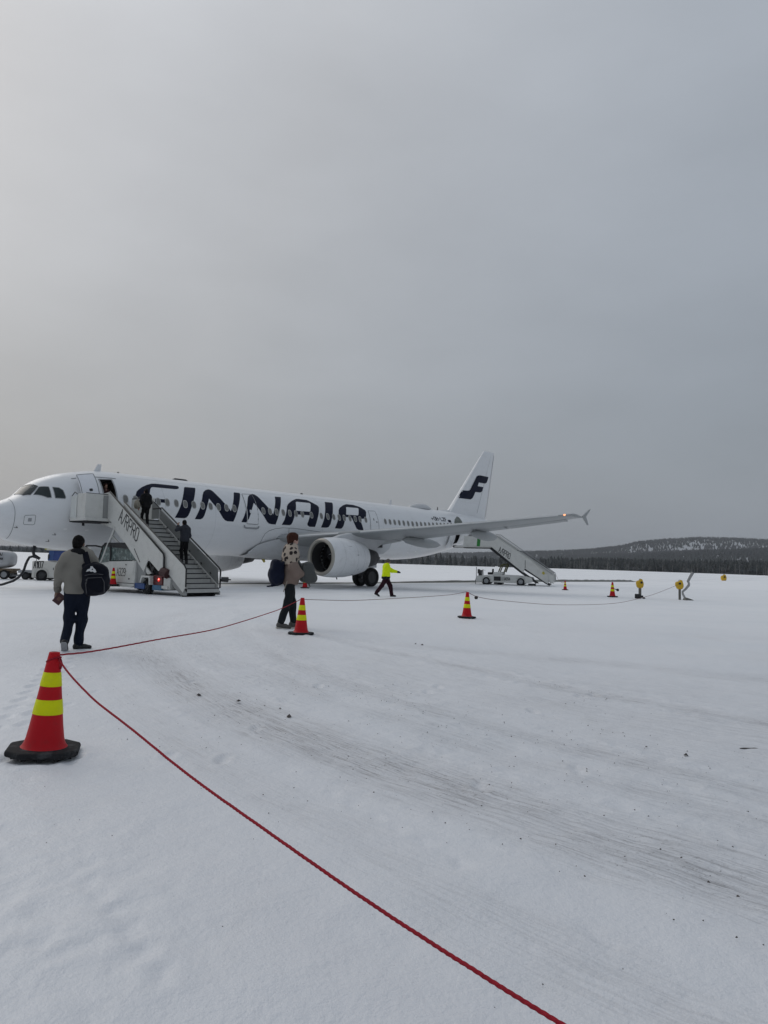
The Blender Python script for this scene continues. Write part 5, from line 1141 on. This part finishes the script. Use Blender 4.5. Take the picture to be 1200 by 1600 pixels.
# ------------------------------------------------------------------ ground vehicles behind the nose
TKW = M('tractor_white', (.58, .57, .53), .5, var=.08, dirt=((.3, .28, .24), 3, 1.2)); TANKM = M('tank_silver', (.40, .41, .42), .42, metal=.25, var=.12, scale=1.5)
tr_ = thing('tow_tractor', 'white tow tractor with blue cab windows, numbered A107, behind the walking passenger', 'tractor', (-20.6, 45.1, 0), R(6))
m = MB(); m.prism([(-.72, .16), (2.5, .16), (2.5, 1.0), (.1, 1.18), (-.72, 1.18)], -.80, .80, 'xz'); tb = m.build('body', TKW, tr_, bevel=.06)
m = MB(); m.prism([(.12, 1.2), (2.2, 1.2), (1.9, 1.84), (.2, 1.84)], -.70, .70, 'xz'); m.build('cab', BLU, tr_, bevel=.06)
m = MB(); m.box((1.0, 0, 1.87), (1.9, 1.45, .07)); m.build('cab_roof', TKW, tr_, bevel=.02)
MB().prism([(.45, 1.24), (1.85, 1.24), (1.72, 1.80), (.50, 1.80)], -.715, -.705, 'xz').build('side_window', M('blue_glass', (.03, .06, .20), .15, var=.3), tr_)
MB().box((.22, -.55, 1.45), (.16, .3, .3)).build('seat_back', BLK, tr_, bevel=.02); MB().box((.2, -.4, 1.92), (.55, .5, .09)).build('beacon_bar', M('beacon_yellow', (.45, .42, .05), .4), tr_, bevel=.02)
lettering('number', 'A107', .40, .05, lambda x, z, e: (-.60 + x, -.806 - e, .76 + z), LETB, tb, sp=.8, aspect=.5)
for x in (-.12, 1.9):
    for y in (-.74, .74): wheel(tr_, x, y, .33, .22, DARKM)
MB().lathe([(-.02, .42), (.02, .42), (.02, 0)], (-.12, -.80, .36), 'y', 20).build('wheel_arch', BLK, tb)
MB().box((.55, -.81, .72), (.03, .03, .12)).build('door_handle', BLK, tb)
cg = thing('hitch_dolly', 'small dark two-wheeled dolly coupled behind the tow tractor', 'dolly', (-22.05, 45.6, 0), R(4))
m = MB(); m.box((.1, 0, .50), (1.15, .9, .18)); m.box((.45, 0, .34), (.3, .7, .2)); m.build('frame', GREYM, cg, bevel=.02)
for y in (-.45, .45): wheel(cg, .0, y, .24, .16, DARKM)
m = MB(); m.tube([(-.3, 0, .26), (-1.25, 0, .22)], .05, 8); m.build('drawbar', GREYM, cg)
tk = thing('tank_trailer', 'rounded silver tank trailer at the left edge, on a brown wheeled frame', 'trailer', (-23.55, 45.6, 0), R(4))
V, F = sdf_mesh([('e', (-.65, 0, 1.22), (1.25, .72, .56), None, 3.4)], .05, k=.02)
me = bpy.data.meshes.new('tank'); me.from_pydata(V.tolist(), [], F.tolist()); me.update(); me.polygons.foreach_set('use_smooth', [True] * len(F)); tko = link('tank', me, TANKM, tk)
lettering('lettering', 'VIAI', .17, .03, lambda x, z, e: (-.25 + x, -.735 - e, 1.45 + z), LETB, tko, sp=.85, aspect=.8); lettering('lettering', 'AAMA', .12, .03, lambda x, z, e: (-.20 + x, -.735 - e, 1.20 + z), LETB, tko, sp=.9, aspect=.9)
m = MB(); m.box((-.5, 0, .58), (2.4, 1.2, .14)); m.box((-.5, 0, .44), (2.1, .9, .14)); m.build('frame', M('frame_brown', (.16, .125, .09), .7, var=.2), tk, bevel=.02)
for x in (.22, -1.3):
    for y in (-.55, .55): wheel(tk, x, y, .29, .2, GREYM)
# ground power hose hanging from the nose
HB = M('hose_black', (.012, .013, .017), .55, var=.3)
m = MB(); m.tube([(-16.24, 34, 2.0), (-16.29, 34, 1.72), (-16.25, 34, 1.57), (-16.10, 34, 1.47), (-15.98, 34, 1.40)], .07, 10); m.tube([(-16.12, 34, 1.46), (-16.3, 34, 1.50), (-16.45, 34, 1.46), (-16.54, 34, 1.30), (-16.61, 34, 1.12), (-16.66, 34.0, .92), (-16.73, 34, .74), (-16.9, 34, .52), (-17.2, 34.1, .34), (-17.75, 34.2, .16), (-18.6, 34.6, .06), (-19.8, 35.6, .06)], .058, 10); m.tube([(-16.14, 34, 1.44), (-16.10, 34.0, 1.2), (-16.06, 34, 1.1)], .012, 5)
o = m.build('power_hose', HB, smooth=True); tag(o, 'thick black hose hanging from the nose of the airliner and curling down to the snow', 'hose')

# ------------------------------------------------------------------ people
SKIN = M('skin', (.30, .17, .12), .55, var=.08); HAIRB = M('hair_black', (.006, .005, .005), .8, var=.3, scale=20, bump=.4); HAIRR = M('hair_brown', (.050, .020, .014), .8, var=.3, scale=20, bump=.4)
def person(label, loc, rz, J, mats, scale=1.0, h=.022, hair='short', top_len=None, wr=.006, hoodie=False, coat=1.0, legw=1.0, extra=None, face=True):
    """J: joints in metres for a 1.75 m figure facing +Y. The body is one mesh; hair and clothes are its children."""
    t = thing('person', label, 'person', loc, rz, None, scale)
    j = lambda k: np.array(J[k], float)
    hd = j('head'); nk = j('neck'); pv = j('pelvis'); fwd = np.array(J.get('look', (0, 1, 0)), float); fwd /= np.linalg.norm(fwd); sd = np.cross(fwd, [0, 0, 1])
    Rm = np.stack([sd, fwd, [0, 0, 1]], 1)
    ch = nk * .62 + pv * .38; sl_, sr = j('sh_l'), j('sh_r')
    def hand(el, wr_):
        d = (wr_ - el) / np.linalg.norm(wr_ - el); pr = []
        s2 = np.cross(d, [0, 1, .2]); s2 /= np.linalg.norm(s2); n2 = np.cross(d, s2)
        pr.append(('c', wr_, wr_ + d * .085, .030, .036, None))
        for q, ln in zip((-1.4, -.45, .45, 1.4), (.062, .075, .07, .055)):
            b = wr_ + d * .10 + s2 * q * .018; mid = b + d * ln * .6 + n2 * .012; pr += [('c', b, mid, .011, .010), ('c', mid, mid + d * ln * .4 + n2 * .03, .010, .008)]
        pr += [('c', wr_ + d * .03 + s2 * .03, wr_ + d * .075 + s2 * .058 + n2 * .015, .014, .011)]
        return pr
    body = [('e', hd, (.078, .098, .115), Rm), ('e', hd + np.array([0, 0, -.055]) + fwd * .025, (.058, .068, .070), Rm), ('c', hd - [0, 0, .06], nk - [0, 0, .03], .055, .062),
            ('e', hd + fwd * .100 - [0, 0, .022], (.014, .020, .022), Rm), ('e', hd + sd * .080 - [0, 0, .02], (.012, .022, .032), Rm), ('e', hd - sd * .080 - [0, 0, .02], (.012, .022, .032), Rm),
            ('c', nk - [0, 0, .05], pv + [0, 0, .1], .11, .11), ('c', sl_, sr, .06, .06)]
    for s_ in 'lr':
        body += [('c', j('sh_' + s_), j('el_' + s_), .045, .037), ('c', j('el_' + s_), j('wr_' + s_), .036, .027), ('c', j('hip_' + s_), j('kn_' + s_), .075, .05), ('c', j('kn_' + s_), j('an_' + s_), .048, .036)]
        body += hand(j('el_' + s_), j('wr_' + s_))
    b = sdf_obj('body', body, h, [mats.get('skin', SKIN)], t, k=.018)
    # top
    tl = top_len if top_len is not None else pv[2] - .04
    g = coat
    top = [('c', nk - [0, 0, .03], nk + [0, 0, .012], .085 * g, .072), ('c', sl_ - [0, 0, .02], sr - [0, 0, .02], .075 * g, .075 * g), ('e', ch + [0, 0, .06], (.185 * g, .125 * g, .24), None, 2.4), ('e', (ch + pv) / 2 + [0, 0, -.02], (.165 * g, .125 * g, .26), None, 2.5)]
    top.append(('e', np.array([pv[0], pv[1], tl + .10]), (.175 * g, .135 * g, .16), None, 2.6))
    if hoodie: top.append(('e', nk + np.array([0, -.085, -.04]), (.12, .065, .075)))
    for s_ in 'lr':
        el, wr_ = j('el_' + s_), j('wr_' + s_); top += [('c', j('sh_' + s_), el, .075 * g, .062 * g), ('c', el, wr_ + (el - wr_) * .06, .062 * g, .047 * g)]
    tp = sdf_obj('jacket', top, h * .9, [mats['top'], mats.get('hem', mats['top'])], b, k=.045, cut=[((0, 0, tl), (0, 0, -1))], wr=wr, wf=17, matf=(lambda c: (c[:, 2] < tl + mats.get('hem_h', .045))) if 'hem' in mats else None)
    # trousers
    hl, hr = j('hip_l'), j('hip_r')
    tro = [('e', pv + [0, 0, -.02], (.165, .125, .13), None, 2.4), ('c', (hl + hr) / 2, (hl + hr) / 2 - [0, 0, .22], .085, .035)]
    for s_ in 'lr': tro += [('c', j('hip_' + s_) - [0, 0, .02], j('kn_' + s_), .098 * legw, .072 * legw), ('c', j('kn_' + s_), j('an_' + s_) + [0, 0, .02], .073 * legw, .064 * legw)]
    sdf_obj('trousers', tro, h * .9, mats['leg'], b, k=.04, wr=min(wr, .008) * 1.1, wf=19)
    for s_ in 'lr':
        an = j('an_' + s_); td = np.array(J.get('toe_' + s_, (0, 1, 0)), float); td /= np.linalg.norm(td)
        up = np.array([0, 0, 1.]) - td * td[2]; up /= np.linalg.norm(up); hb_ = an - up * .055 - td * .03
        V, F = sdf_mesh([('c', hb_ + up * .01, hb_ + td * .12, .045, .042), ('c', hb_ + td * .12, hb_ + td * .20 - up * .006, .042, .032), ('c', hb_ + up * .01, an + up * .03, .045, .048)], h * .62, k=.03, cut=[(hb_ - up * .032, -up)])
        me = bpy.data.meshes.new('shoe'); me.from_pydata(V.tolist(), [], F.tolist()); me.update(); me.polygons.foreach_set('use_smooth', [True] * len(F)); so_ = link('shoe', me, mats['shoe'], b)
        m = MB(); sw = np.cross(td, up); P = []
        for u, w_ in ((-.05, .030), (-.03, .042), (.08, .043), (.15, .046), (.21, .034), (.235, .015)): P.append((u, w_))
        ring = [hb_ + td * u + sw * w_ for u, w_ in P] + [hb_ + td * u - sw * w_ for u, w_ in P[::-1]]
        n = len(ring); m.add([r_ - up * .030 for r_ in ring] + [r_ - up * .052 for r_ in ring], [tuple(range(n)), tuple(range(2 * n - 1, n - 1, -1))] + [(i, i + n, (i + 1) % n + n, (i + 1) % n) for i in range(n)])
        m.build('sole', mats.get('sole', mats['shoe']), so_)
    # hair or hat
    if hair == 'short': hp_ = [('e', hd + np.array([0, 0, .022]) - fwd * .012, (.088, .104, .108), Rm), ('e', hd - fwd * .055 - [0, 0, .03], (.075, .055, .075), Rm)]; sub = [('e', hd + fwd * .105 - [0, 0, .05], (.085, .075, .115), Rm)]
    elif hair == 'puffy': hp_ = [('e', hd + np.array([0, 0, .035]) - fwd * .01, (.094, .108, .098), Rm, 2.5), ('e', hd - fwd * .05 - [0, 0, .03], (.078, .06, .085), Rm)]; sub = [('e', hd + fwd * .115 - [0, 0, .06], (.085, .075, .12), Rm)]
    else: hp_ = [('e', hd + np.array([0, 0, .035]), (.092, .108, .100), Rm), ('e', hd - fwd * .03 + [0, 0, .0], (.092, .095, .06), Rm)]; sub = [('e', hd + fwd * .115 - [0, 0, .07], (.085, .075, .105), Rm)]
    sdf_obj('hair' if hair != 'hat' else 'beanie', hp_, h * .6, mats['hair'], b, k=.02, sub=sub, wr=.003, wf=60)
    if extra: extra(t, b, J)
    return t
def soft(name, prims, h, mats, label, cat, loc, rz, sc=1.0, group=None, **kw):
    o = sdf_obj(name, prims, h, mats, None, **kw); o.location = loc; o.rotation_euler = (0, 0, rz); o.scale = (sc,) * 3
    return tag(o, label, cat, group)

JACK = M('jacket_taupe', (.235, .222, .195), .8, var=.10, scale=8, bump=.25, bscale=90); JEAN = M('jeans_navy', (.010, .014, .026), .85, var=.3, scale=10, bump=.3, bscale=120)
SHOEB = M('shoe_black', (.012, .012, .013), .6); SOLEW = M('sole_grey', (.33, .33, .34), .7, var=.5, scale=45); BAGK = M('bag_black', (.006, .007, .013), .7, var=.3, scale=15, bump=.4, bscale=60)
z0 = G(-4.74, 11.35)
p1 = dict(head=(0, .02, 1.64), neck=(0, -.01, 1.49), sh_l=(-.175, -.02, 1.41), sh_r=(.175, -.02, 1.43), el_l=(-.262, -.05, 1.13), wr_l=(-.285, .06, .90), el_r=(.30, .10, 1.20), wr_r=(.20, .28, 1.30), pelvis=(.02, 0, .93),
          hip_l=(-.075, 0, .88), hip_r=(.11, 0, .88), kn_l=(-.075, -.02, .49), kn_r=(.098, .02, .48), an_l=(-.095, -.16, .135), an_r=(.06, .06, .085), toe_l=(.0, .62, -.78), toe_r=(.93, .35, 0), look=(.25, 1, 0))
def p1_extra(t, b, J):
    sdf_obj('collar', [('e', (0, -.015, 1.515), (.105, .105, .045), None, 2.2), ('c', (-.06, -.06, 1.50), (.06, -.06, 1.50), .05, .05), ('e', (0, -.10, 1.45), (.07, .03, .06))], .013, M('collar_black', (.012, .012, .014), .85), b, k=.03, wr=.004, wf=40)
    for s_ in 'lr':
        w_ = np.array(J['wr_' + s_]); e2 = np.array(J['el_' + s_]); dd = (e2 - w_) / np.linalg.norm(e2 - w_)
        sdf_obj('cuff', [('c', w_ + dd * .015, w_ + dd * .055, .050, .056)], .012, M('cuff_taupe', (.17, .16, .14), .85), b, k=.01)
P1 = person('person in a taupe jacket and dark jeans walking away with a black backpack', (-4.74, 11.35, z0), R(14), p1, dict(top=JACK, leg=JEAN, shoe=SHOEB, sole=SOLEW, hair=HAIRB, skin=M('skin_brown', (.20, .115, .08), .55)), h=.017, coat=1.10, legw=1.08, top_len=.86, wr=.017, extra=p1_extra)
P1M = Matrix.Translation((-4.74, 11.35, z0)) @ Matrix.Rotation(R(14), 4, 'Z')
def in1(v): return tuple(P1M @ Vector(v))
m = MB()
o = soft('backpack', [('e', (0, 0, 0), (.20, .135, .25), None, 2.9), ('e', (.03, -.11, -.06), (.145, .06, .14), None, 3.0), ('e', (0, .02, .22), (.05, .05, .05)), ('c', (-.16, .06, .20), (-.235, .18, .34), .038, .036), ('c', (-.235, .18, .34), (-.20, .28, .40), .036, .03), ('c', (-.10, .09, -.22), (-.18, .16, -.27), .02, .02)], .016, [BAGK],
         'black backpack with a white emblem slung on the right shoulder', 'backpack', in1((.30, -.20, 1.09)), R(14), k=.03, wr=.006, wf=22)
o.rotation_euler = (0, R(-4), R(14))
sm_ = MB()
def strip(P, w, th):
    P = [Vector(p) for p in P]; k = len(P); V = []
    for i, p in enumerate(P):
        t_ = (P[min(i + 1, k - 1)] - P[max(i - 1, 0)]).normalized(); n_ = Vector((0, -1, .25)).normalized() if i < k - 2 else Vector((0, -.3, 1)).normalized(); s_ = t_.cross(n_).normalized()
        for a_, b_ in ((-1, 0), (1, 0), (1, 1), (-1, 1)): V.append(p + s_ * a_ * w / 2 + n_ * b_ * th)
    sm_.add(V, [(i * 4 + q, i * 4 + (q + 1) % 4, i * 4 + 4 + (q + 1) % 4, i * 4 + 4 + q) for i in range(k - 1) for q in range(4)] + [(3, 2, 1, 0), tuple(4 * k - 4 + q for q in range(4))])
strip([(-.095, .02, .20), (-.125, .06, .30), (-.155, .12, .40), (-.175, .17, .455), (-.19, .26, .47), (-.19, .32, .40)], .085, .022)
sm_.build('strap', BAGK, o, bevel=.006)
EMB = M('emblem_white', (.62, .62, .62), .6)
def on_bag(name, loops, mat, y):
    V, F = fill2d(loops); me = mesh(name, [(u, y, v) for u, v in V], F); return link(name, me, mat, o)
on_bag('emblem', [[(-.115, .125), (-.09, .16), (-.055, .172), (-.045, .205), (-.02, .205), (-.005, .18), (.02, .155), (.035, .115), (.01, .105), (-.02, .125), (-.045, .12), (-.06, .135), (-.085, .13)], [(-.032, .145), (-.015, .15), (-.008, .165), (-.028, .168)]], EMB, -.158)
zp = MB(); zp.tube([(-.13, -.168, .07), (-.05, -.174, .085), (.05, -.174, .085), (.13, -.166, .07)], .006, 5); zp.tube([(-.11, -.172, -.20), (-.12, -.176, -.05), (-.09, -.174, .03), (.11, -.174, .03), (.145, -.176, -.05), (.14, -.172, -.20)], .007, 5); zp.build('zipper', M('zip_grey', (.05, .05, .055), .5), o)
on_bag('badge', [[(-.115, -.06), (-.09, -.06), (-.085, -.03), (-.09, .0), (-.105, .02), (-.12, .0), (-.115, -.03)]], M('badge_grey', (.16, .16, .165), .6), -.15)
m = MB(); m.box((0, 0, 0), (.125, .014, .165), Matrix.Rotation(R(38), 3, 'Y')); pp = m.build('passport', M('passport_maroon', (.050, .010, .012), .5, var=.15), bevel=.004); pp.location = in1((-.245, .02, .775)); pp.rotation_euler = (0, 0, R(14)); tag(pp, 'dark red passport held in the left hand of the taupe jacket walker', 'passport')
m = MB(); m.box((.0, -.0085, .0), (.05, .003, .055), Matrix.Rotation(R(38), 3, 'Y')); m.build('crest', M('crest_gold', (.12, .06, .04), .4), pp)

# passenger in the spotted fleece, bags before and behind
def spotted():
    m_ = bpy.data.materials.new('spotted_fleece'); m_.use_nodes = True; t = m_.node_tree; b = t.nodes['Principled BSDF']; co = nd(t, 'ShaderNodeTexCoord')
    v = nd(t, 'ShaderNodeTexVoronoi'); v.inputs['Scale'].default_value = 10.5; v.inputs['Randomness'].default_value = .75; t.links.new(co.outputs['Object'], v.inputs['Vector'])
    n = nd(t, 'ShaderNodeTexNoise'); n.inputs['Scale'].default_value = 30; t.links.new(co.outputs['Object'], n.inputs['Vector'])
    k = mth(t, 'LESS_THAN', mth(t, 'ADD', v.outputs['Distance'], mth(t, 'MULTIPLY', mth(t, 'SUBTRACT', n.outputs[0], .5), .35)), .44)
    c = mixc(t, k, (.40, .335, .275), (.018, .012, .012)); t.links.new(c, b.inputs['Base Color']); b.inputs['Roughness'].default_value = .95
    bp = nd(t, 'ShaderNodeBump'); bp.inputs['Strength'].default_value = .6; bp.inputs['Distance'].default_value = .01; t.links.new(n.outputs[0], bp.inputs['Height']); t.links.new(bp.outputs[0], b.inputs['Normal'])
    return m_
TAN = M('hoodie_tan', (.215, .165, .14), .85, var=.1, scale=9, bump=.3, bscale=70); DJ = M('trousers_dark', (.016, .019, .022), .85, var=.35, scale=9, bump=.3, bscale=110)
SHOEG = M('shoe_grey', (.10, .095, .09), .7, var=.2); SOLEC = M('sole_cream', (.50, .48, .43), .7)
loc2 = (-1.985, 15.75, G(-1.985, 15.75) + .012); RZ2 = R(-68); SC2 = 1.17
p2 = dict(head=(0, .03, 1.62), neck=(0, .0, 1.46), sh_l=(-.165, .0, 1.385), sh_r=(.165, .0, 1.385), el_l=(-.24, -.02, 1.12), wr_l=(-.12, .14, 1.02), el_r=(.24, -.04, 1.10), wr_r=(.14, .13, 1.0), pelvis=(0, -.01, .93),
          hip_l=(-.085, -.01, .88), hip_r=(.085, -.01, .88), kn_l=(-.085, .07, .48), kn_r=(.085, -.05, .50), an_l=(-.085, .10, .095), an_r=(.085, -.17, .10), toe_l=(0, 1, .02), toe_r=(0, .97, -.12), look=(-.2, 1, 0))
def tan_layer(t, b, J):
    sdf_obj('hoodie', [('e', (0, .01, 1.03), (.20, .155, .20), None, 2.5), ('c', (.235, -.03, 1.12), (.17, .14, 1.0), .085, .075), ('c', (-.235, -.02, 1.12), (-.14, .14, 1.02), .085, .075), ('e', (0, .0, .86), (.18, .14, .12), None, 2.6), ('c', (.20, .0, 1.14), (.215, .06, .98), .085, .08)], .018, TAN, b, k=.05, wr=.006, wf=20, cut=[((0, 0, .79), (0, 0, -1))])
    m = MB(); m.tube([(.17, -.10, .86), (.185, -.13, .78), (.175, -.17, .66)], .008, 5); m.build('drawcord', M('cord_beige', (.36, .32, .27), .8), b)
P2 = person('tall person in a spotted fleece walking right with bags on back and front', loc2, RZ2, p2, dict(top=spotted(), leg=DJ, shoe=SHOEG, sole=SOLEC, hair=HAIRR, skin=M('skin_pale', (.42, .25, .2), .55)), scale=SC2, h=.018, hair='puffy', coat=1.14, top_len=1.155, wr=.007, extra=tan_layer)
P2M = Matrix.Translation(loc2) @ Matrix.Rotation(RZ2, 4, 'Z') @ Matrix.Scale(SC2, 4)
NAVB = M('bag_navy', (.008, .011, .026), .75, var=.35, scale=14, bump=.4, bscale=60); GRYB = M('bag_grey', (.085, .09, .088), .8, var=.15, scale=9, bump=.3, bscale=80)
o = soft('backpack', [('e', (0, 0, 0), (.16, .112, .225), None, 4.2), ('e', (0, -.04, .20), (.10, .07, .05)), ('e', (0, -.10, -.03), (.12, .055, .14), None, 2.8), ('c', (.1, .10, .2), (.12, .22, .27), .03, .03), ('c', (-.1, .10, .2), (-.12, .22, .27), .03, .03), ('c', (.05, .0, -.22), (.04, -.18, -.25), .018, .015), ('e', (.16, 0, -.08), (.04, .08, .11))], .018, [NAVB], 'dark navy backpack on the back of the person in the spotted fleece', 'backpack', tuple(P2M @ Vector((0, -.25, 1.0))), RZ2, SC2, k=.03, wr=.007, wf=22)
o = soft('duffel_bag', [('e', (0, 0, 0), (.19, .155, .185), ((1, 0, 0), (0, .96, -.28), (0, .28, .96)), 3.2), ('e', (0, .10, -.10), (.17, .10, .09), None, 2.6), ('c', (.12, -.15, .14), (.14, -.22, .24), .022, .022), ('c', (.19, -.10, .17), (.20, -.10, -.17), .012, .012), ('c', (.12, .02, -.17), (.13, .05, -.27), .017, .015)], .016, [GRYB], 'soft grey bag carried in front of the person in the spotted fleece', 'bag', tuple(P2M @ Vector((.03, .285, 1.02))), RZ2, SC2, k=.03, wr=.008, wf=18)

# ramp worker striding with one arm out
HIV = M('hivis_lime', (.70, .86, .008), .7, var=.16, scale=9, bump=.3, bscale=50); HEMK = M('hem_black', (.012, .014, .016), .8); MAR = M('trousers_maroon', (.026, .008, .014), .85, var=.25, scale=9); GLOV = M('glove_black', (.010, .012, .02), .7)
loc3 = (.18, 34.36, 0)
p3 = dict(head=(0, .06, 1.60), neck=(0, .01, 1.45), sh_l=(-.18, .0, 1.36), sh_r=(.18, .0, 1.36), el_l=(-.22, .26, 1.19), wr_l=(-.20, .50, 1.14), el_r=(.25, -.06, 1.10), wr_r=(.23, .06, .88), pelvis=(0, -.02, .90),
          hip_l=(-.09, 0, .85), hip_r=(.09, -.02, .85), kn_l=(-.09, .20, .48), kn_r=(.09, -.20, .50), an_l=(-.09, .27, .09), an_r=(.09, -.44, .17), toe_l=(0, 1, .03), toe_r=(0, .85, -.45), look=(.05, 1, -.1))
def gloves(t, b, J):
    for s_ in 'lr':
        el, w_ = np.array(J['el_' + s_]), np.array(J['wr_' + s_]); d = (w_ - el) / np.linalg.norm(w_ - el)
        sdf_obj('glove', [('c', w_ - d * .10, w_ + d * .03, .058, .05), ('c', w_ + d * .03, w_ + d * .15, .05, .035), ('c', w_ + d * .05, w_ + d * .10 + [0, 0, .05], .02, .016)], .018, GLOV, b, k=.02)
    m = MB(); m.box((-.12, .10, 1.02), (.09, .02, .16)); m.build('pocket', HIV, b); m = MB(); m.lathe([(.985, .205), (1.02, .205)], (0, .0, 0), 'z', 24); m.V = [(x * .96, y * .76 - .0, z) for x, y, z in m.V]; m.build('reflective_strip', M('reflective_grey', (.45, .46, .46), .4), b)
P3 = person('worker in a bright lime hi-vis jacket striding right with one arm out', loc3, R(-86), p3, dict(top=HIV, hem=HEMK, hem_h=.13, leg=MAR, shoe=SHOEB, hair=M('beanie_taupe', (.10, .085, .075), .9)), scale=1.02, h=.026, hair='hat', coat=1.48, legw=1.34, top_len=.80, extra=gloves)

# passengers on the front stairs
FM = Matrix.Translation(fs_.location) @ Matrix.Rotation(YAW - math.pi / 2, 4, 'Z')
UPZ = YAW - math.pi / 2 + R(90)                  # facing up the stairs (local -x)
climb = lambda **k: dict(dict(head=(0, .07, 1.63), neck=(0, .03, 1.48), sh_l=(-.175, .01, 1.40), sh_r=(.175, .01, 1.40), el_l=(-.25, .02, 1.12), wr_l=(-.24, .16, .92), el_r=(.25, .02, 1.12), wr_r=(.24, .16, .92), pelvis=(0, 0, .93),
          hip_l=(-.085, 0, .88), hip_r=(.085, 0, .88), kn_l=(-.085, .16, .56), kn_r=(.085, .03, .48), an_l=(-.085, .19, .26), an_r=(.085, -.05, .09), toe_l=(0, 1, 0), toe_r=(0, 1, 0), look=(0, 1, .1)), **k)
BK = M('coat_black', (.008, .008, .009), .85, var=.3, scale=9); HOOD = M('hoodie_charcoal', (.030, .033, .042), .85, var=.2, scale=9, bump=.3, bscale=70); TRK_ = M('trousers_black', (.006, .006, .007), .85, var=.3)
l4 = FM @ Vector((5.02, -.05, 3.01))
P4 = person('person in a black coat near the top of the front stairs', l4, UPZ, climb(el_l=(-.30, -.02, 1.14), wr_l=(-.32, .06, .88)), dict(top=BK, leg=TRK_, shoe=SHOEG, hair=HAIRB), scale=.98, h=.024, coat=1.22, top_len=.83)
o = soft('shoulder_bag', [('e', (0, 0, 0), (.11, .16, .20), None, 2.8), ('c', (0, 0, .18), (.10, .02, .36), .02, .02)], .03, [M('bag_beige', (.24, .22, .18), .85, var=.5, scale=14)], 'pale patterned bag at the left side of the black coated climber', 'bag', FM @ Vector((4.92, -.45, 3.98)), UPZ, k=.03, wr=.006)
l5 = FM @ Vector((7.62, .30, 1.375))
P5 = person('person in a charcoal hoodie halfway up the front stairs', l5, UPZ, climb(el_l=(-.33, .10, 1.33), wr_l=(-.20, .22, 1.52), kn_l=(-.085, .08, .50), an_l=(-.085, .02, .10), look=(.2, 1, .05)), dict(top=HOOD, leg=TRK_, shoe=SHOEB, hair=HAIRB), scale=1.08, h=.024, coat=1.06, top_len=.86, hoodie=True)
l6 = FM @ Vector((1.25, -.02, 3.46))
P6 = person('person in dark clothes standing inside the open front door', l6, YAW - math.pi / 2 - R(90), climb(kn_l=(-.085, .02, .48), an_l=(-.085, 0, .09), look=(0, 1, 0)), dict(top=M('dress_maroon', (.045, .02, .018), .8), leg=TRK_, shoe=SHOEB, hair=HAIRR), scale=.97, h=.028)

# ------------------------------------------------------------------ crumbs on the snow
CL = M('clod_dark', (.10, .09, .085), .9, var=.5, scale=60); m = MB(); r_ = random.Random(5)
def clod(x, y, s):
    z = G(x, y) + s * .15; a = r_.random() * 6; k = 5
    V = [(x + s * r_.uniform(.6, 1.1) * math.cos(a + i * 1.257), y + s * r_.uniform(.6, 1.1) * math.sin(a + i * 1.257), z + s * r_.uniform(-.5, .1)) for i in range(k)] + [(x + s * r_.uniform(-.2, .2), y, z + s * r_.uniform(.4, .8))]
    m.add(V, [(i, (i + 1) % k, k) for i in range(k)])
for x, y, s in [(-1.93, 7.9, .030), (-1.45, 7.6, .028), (-.85, 6.96, .028), (2.43, 5.86, .022), (1.57, 3.54, .010), (1.64, 3.4, .010), (.73, 13.04, .028), (.62, 13.2, .022), (-.98, 7.3, .014), (-1.15, 7.4, .012), (2.2, 6.1, .012)]: clod(x, y, s)
for i in range(1300):
    c_, w_, st_ = r_.choice(TRK[:3]); a0 = math.atan2(6.5 - c_[1], 1.2 - c_[0]); a = a0 + r_.gauss(0, 3.2) / c_[2]; rr = c_[2] + r_.gauss(0, w_ * 2.2); x, y = c_[0] + rr * math.cos(a), c_[1] + rr * math.sin(a)
    if 2.2 < y < 14: clod(x, y, r_.choice((.003, .003, .004, .005, .007)))
for i in range(260): clod(r_.uniform(-3.5, 6), r_.uniform(2.2, 12), r_.choice((.002, .003, .004)))
tag(m.build('ice_crumbs', CL, fix=False), 'dark crumbs of dirty ice scattered on the snow', kind='stuff')
m = MB(); z = G(3.04, 6.09); m.prism([(-.08, 0), (-.04, .014), (.02, .010), (.05, .02), (.085, .0), (.05, -.010), (.0, -.004), (-.05, -.012)], z + .002, z + .012, 'xy'); m.V = [(v[0] + 3.04, v[1] + 6.09, v[2]) for v in m.V]; tag(m.build('ice_chunk', CL, bevel=.004), 'thin dark scrap lying on the snow near the right edge', 'scrap')
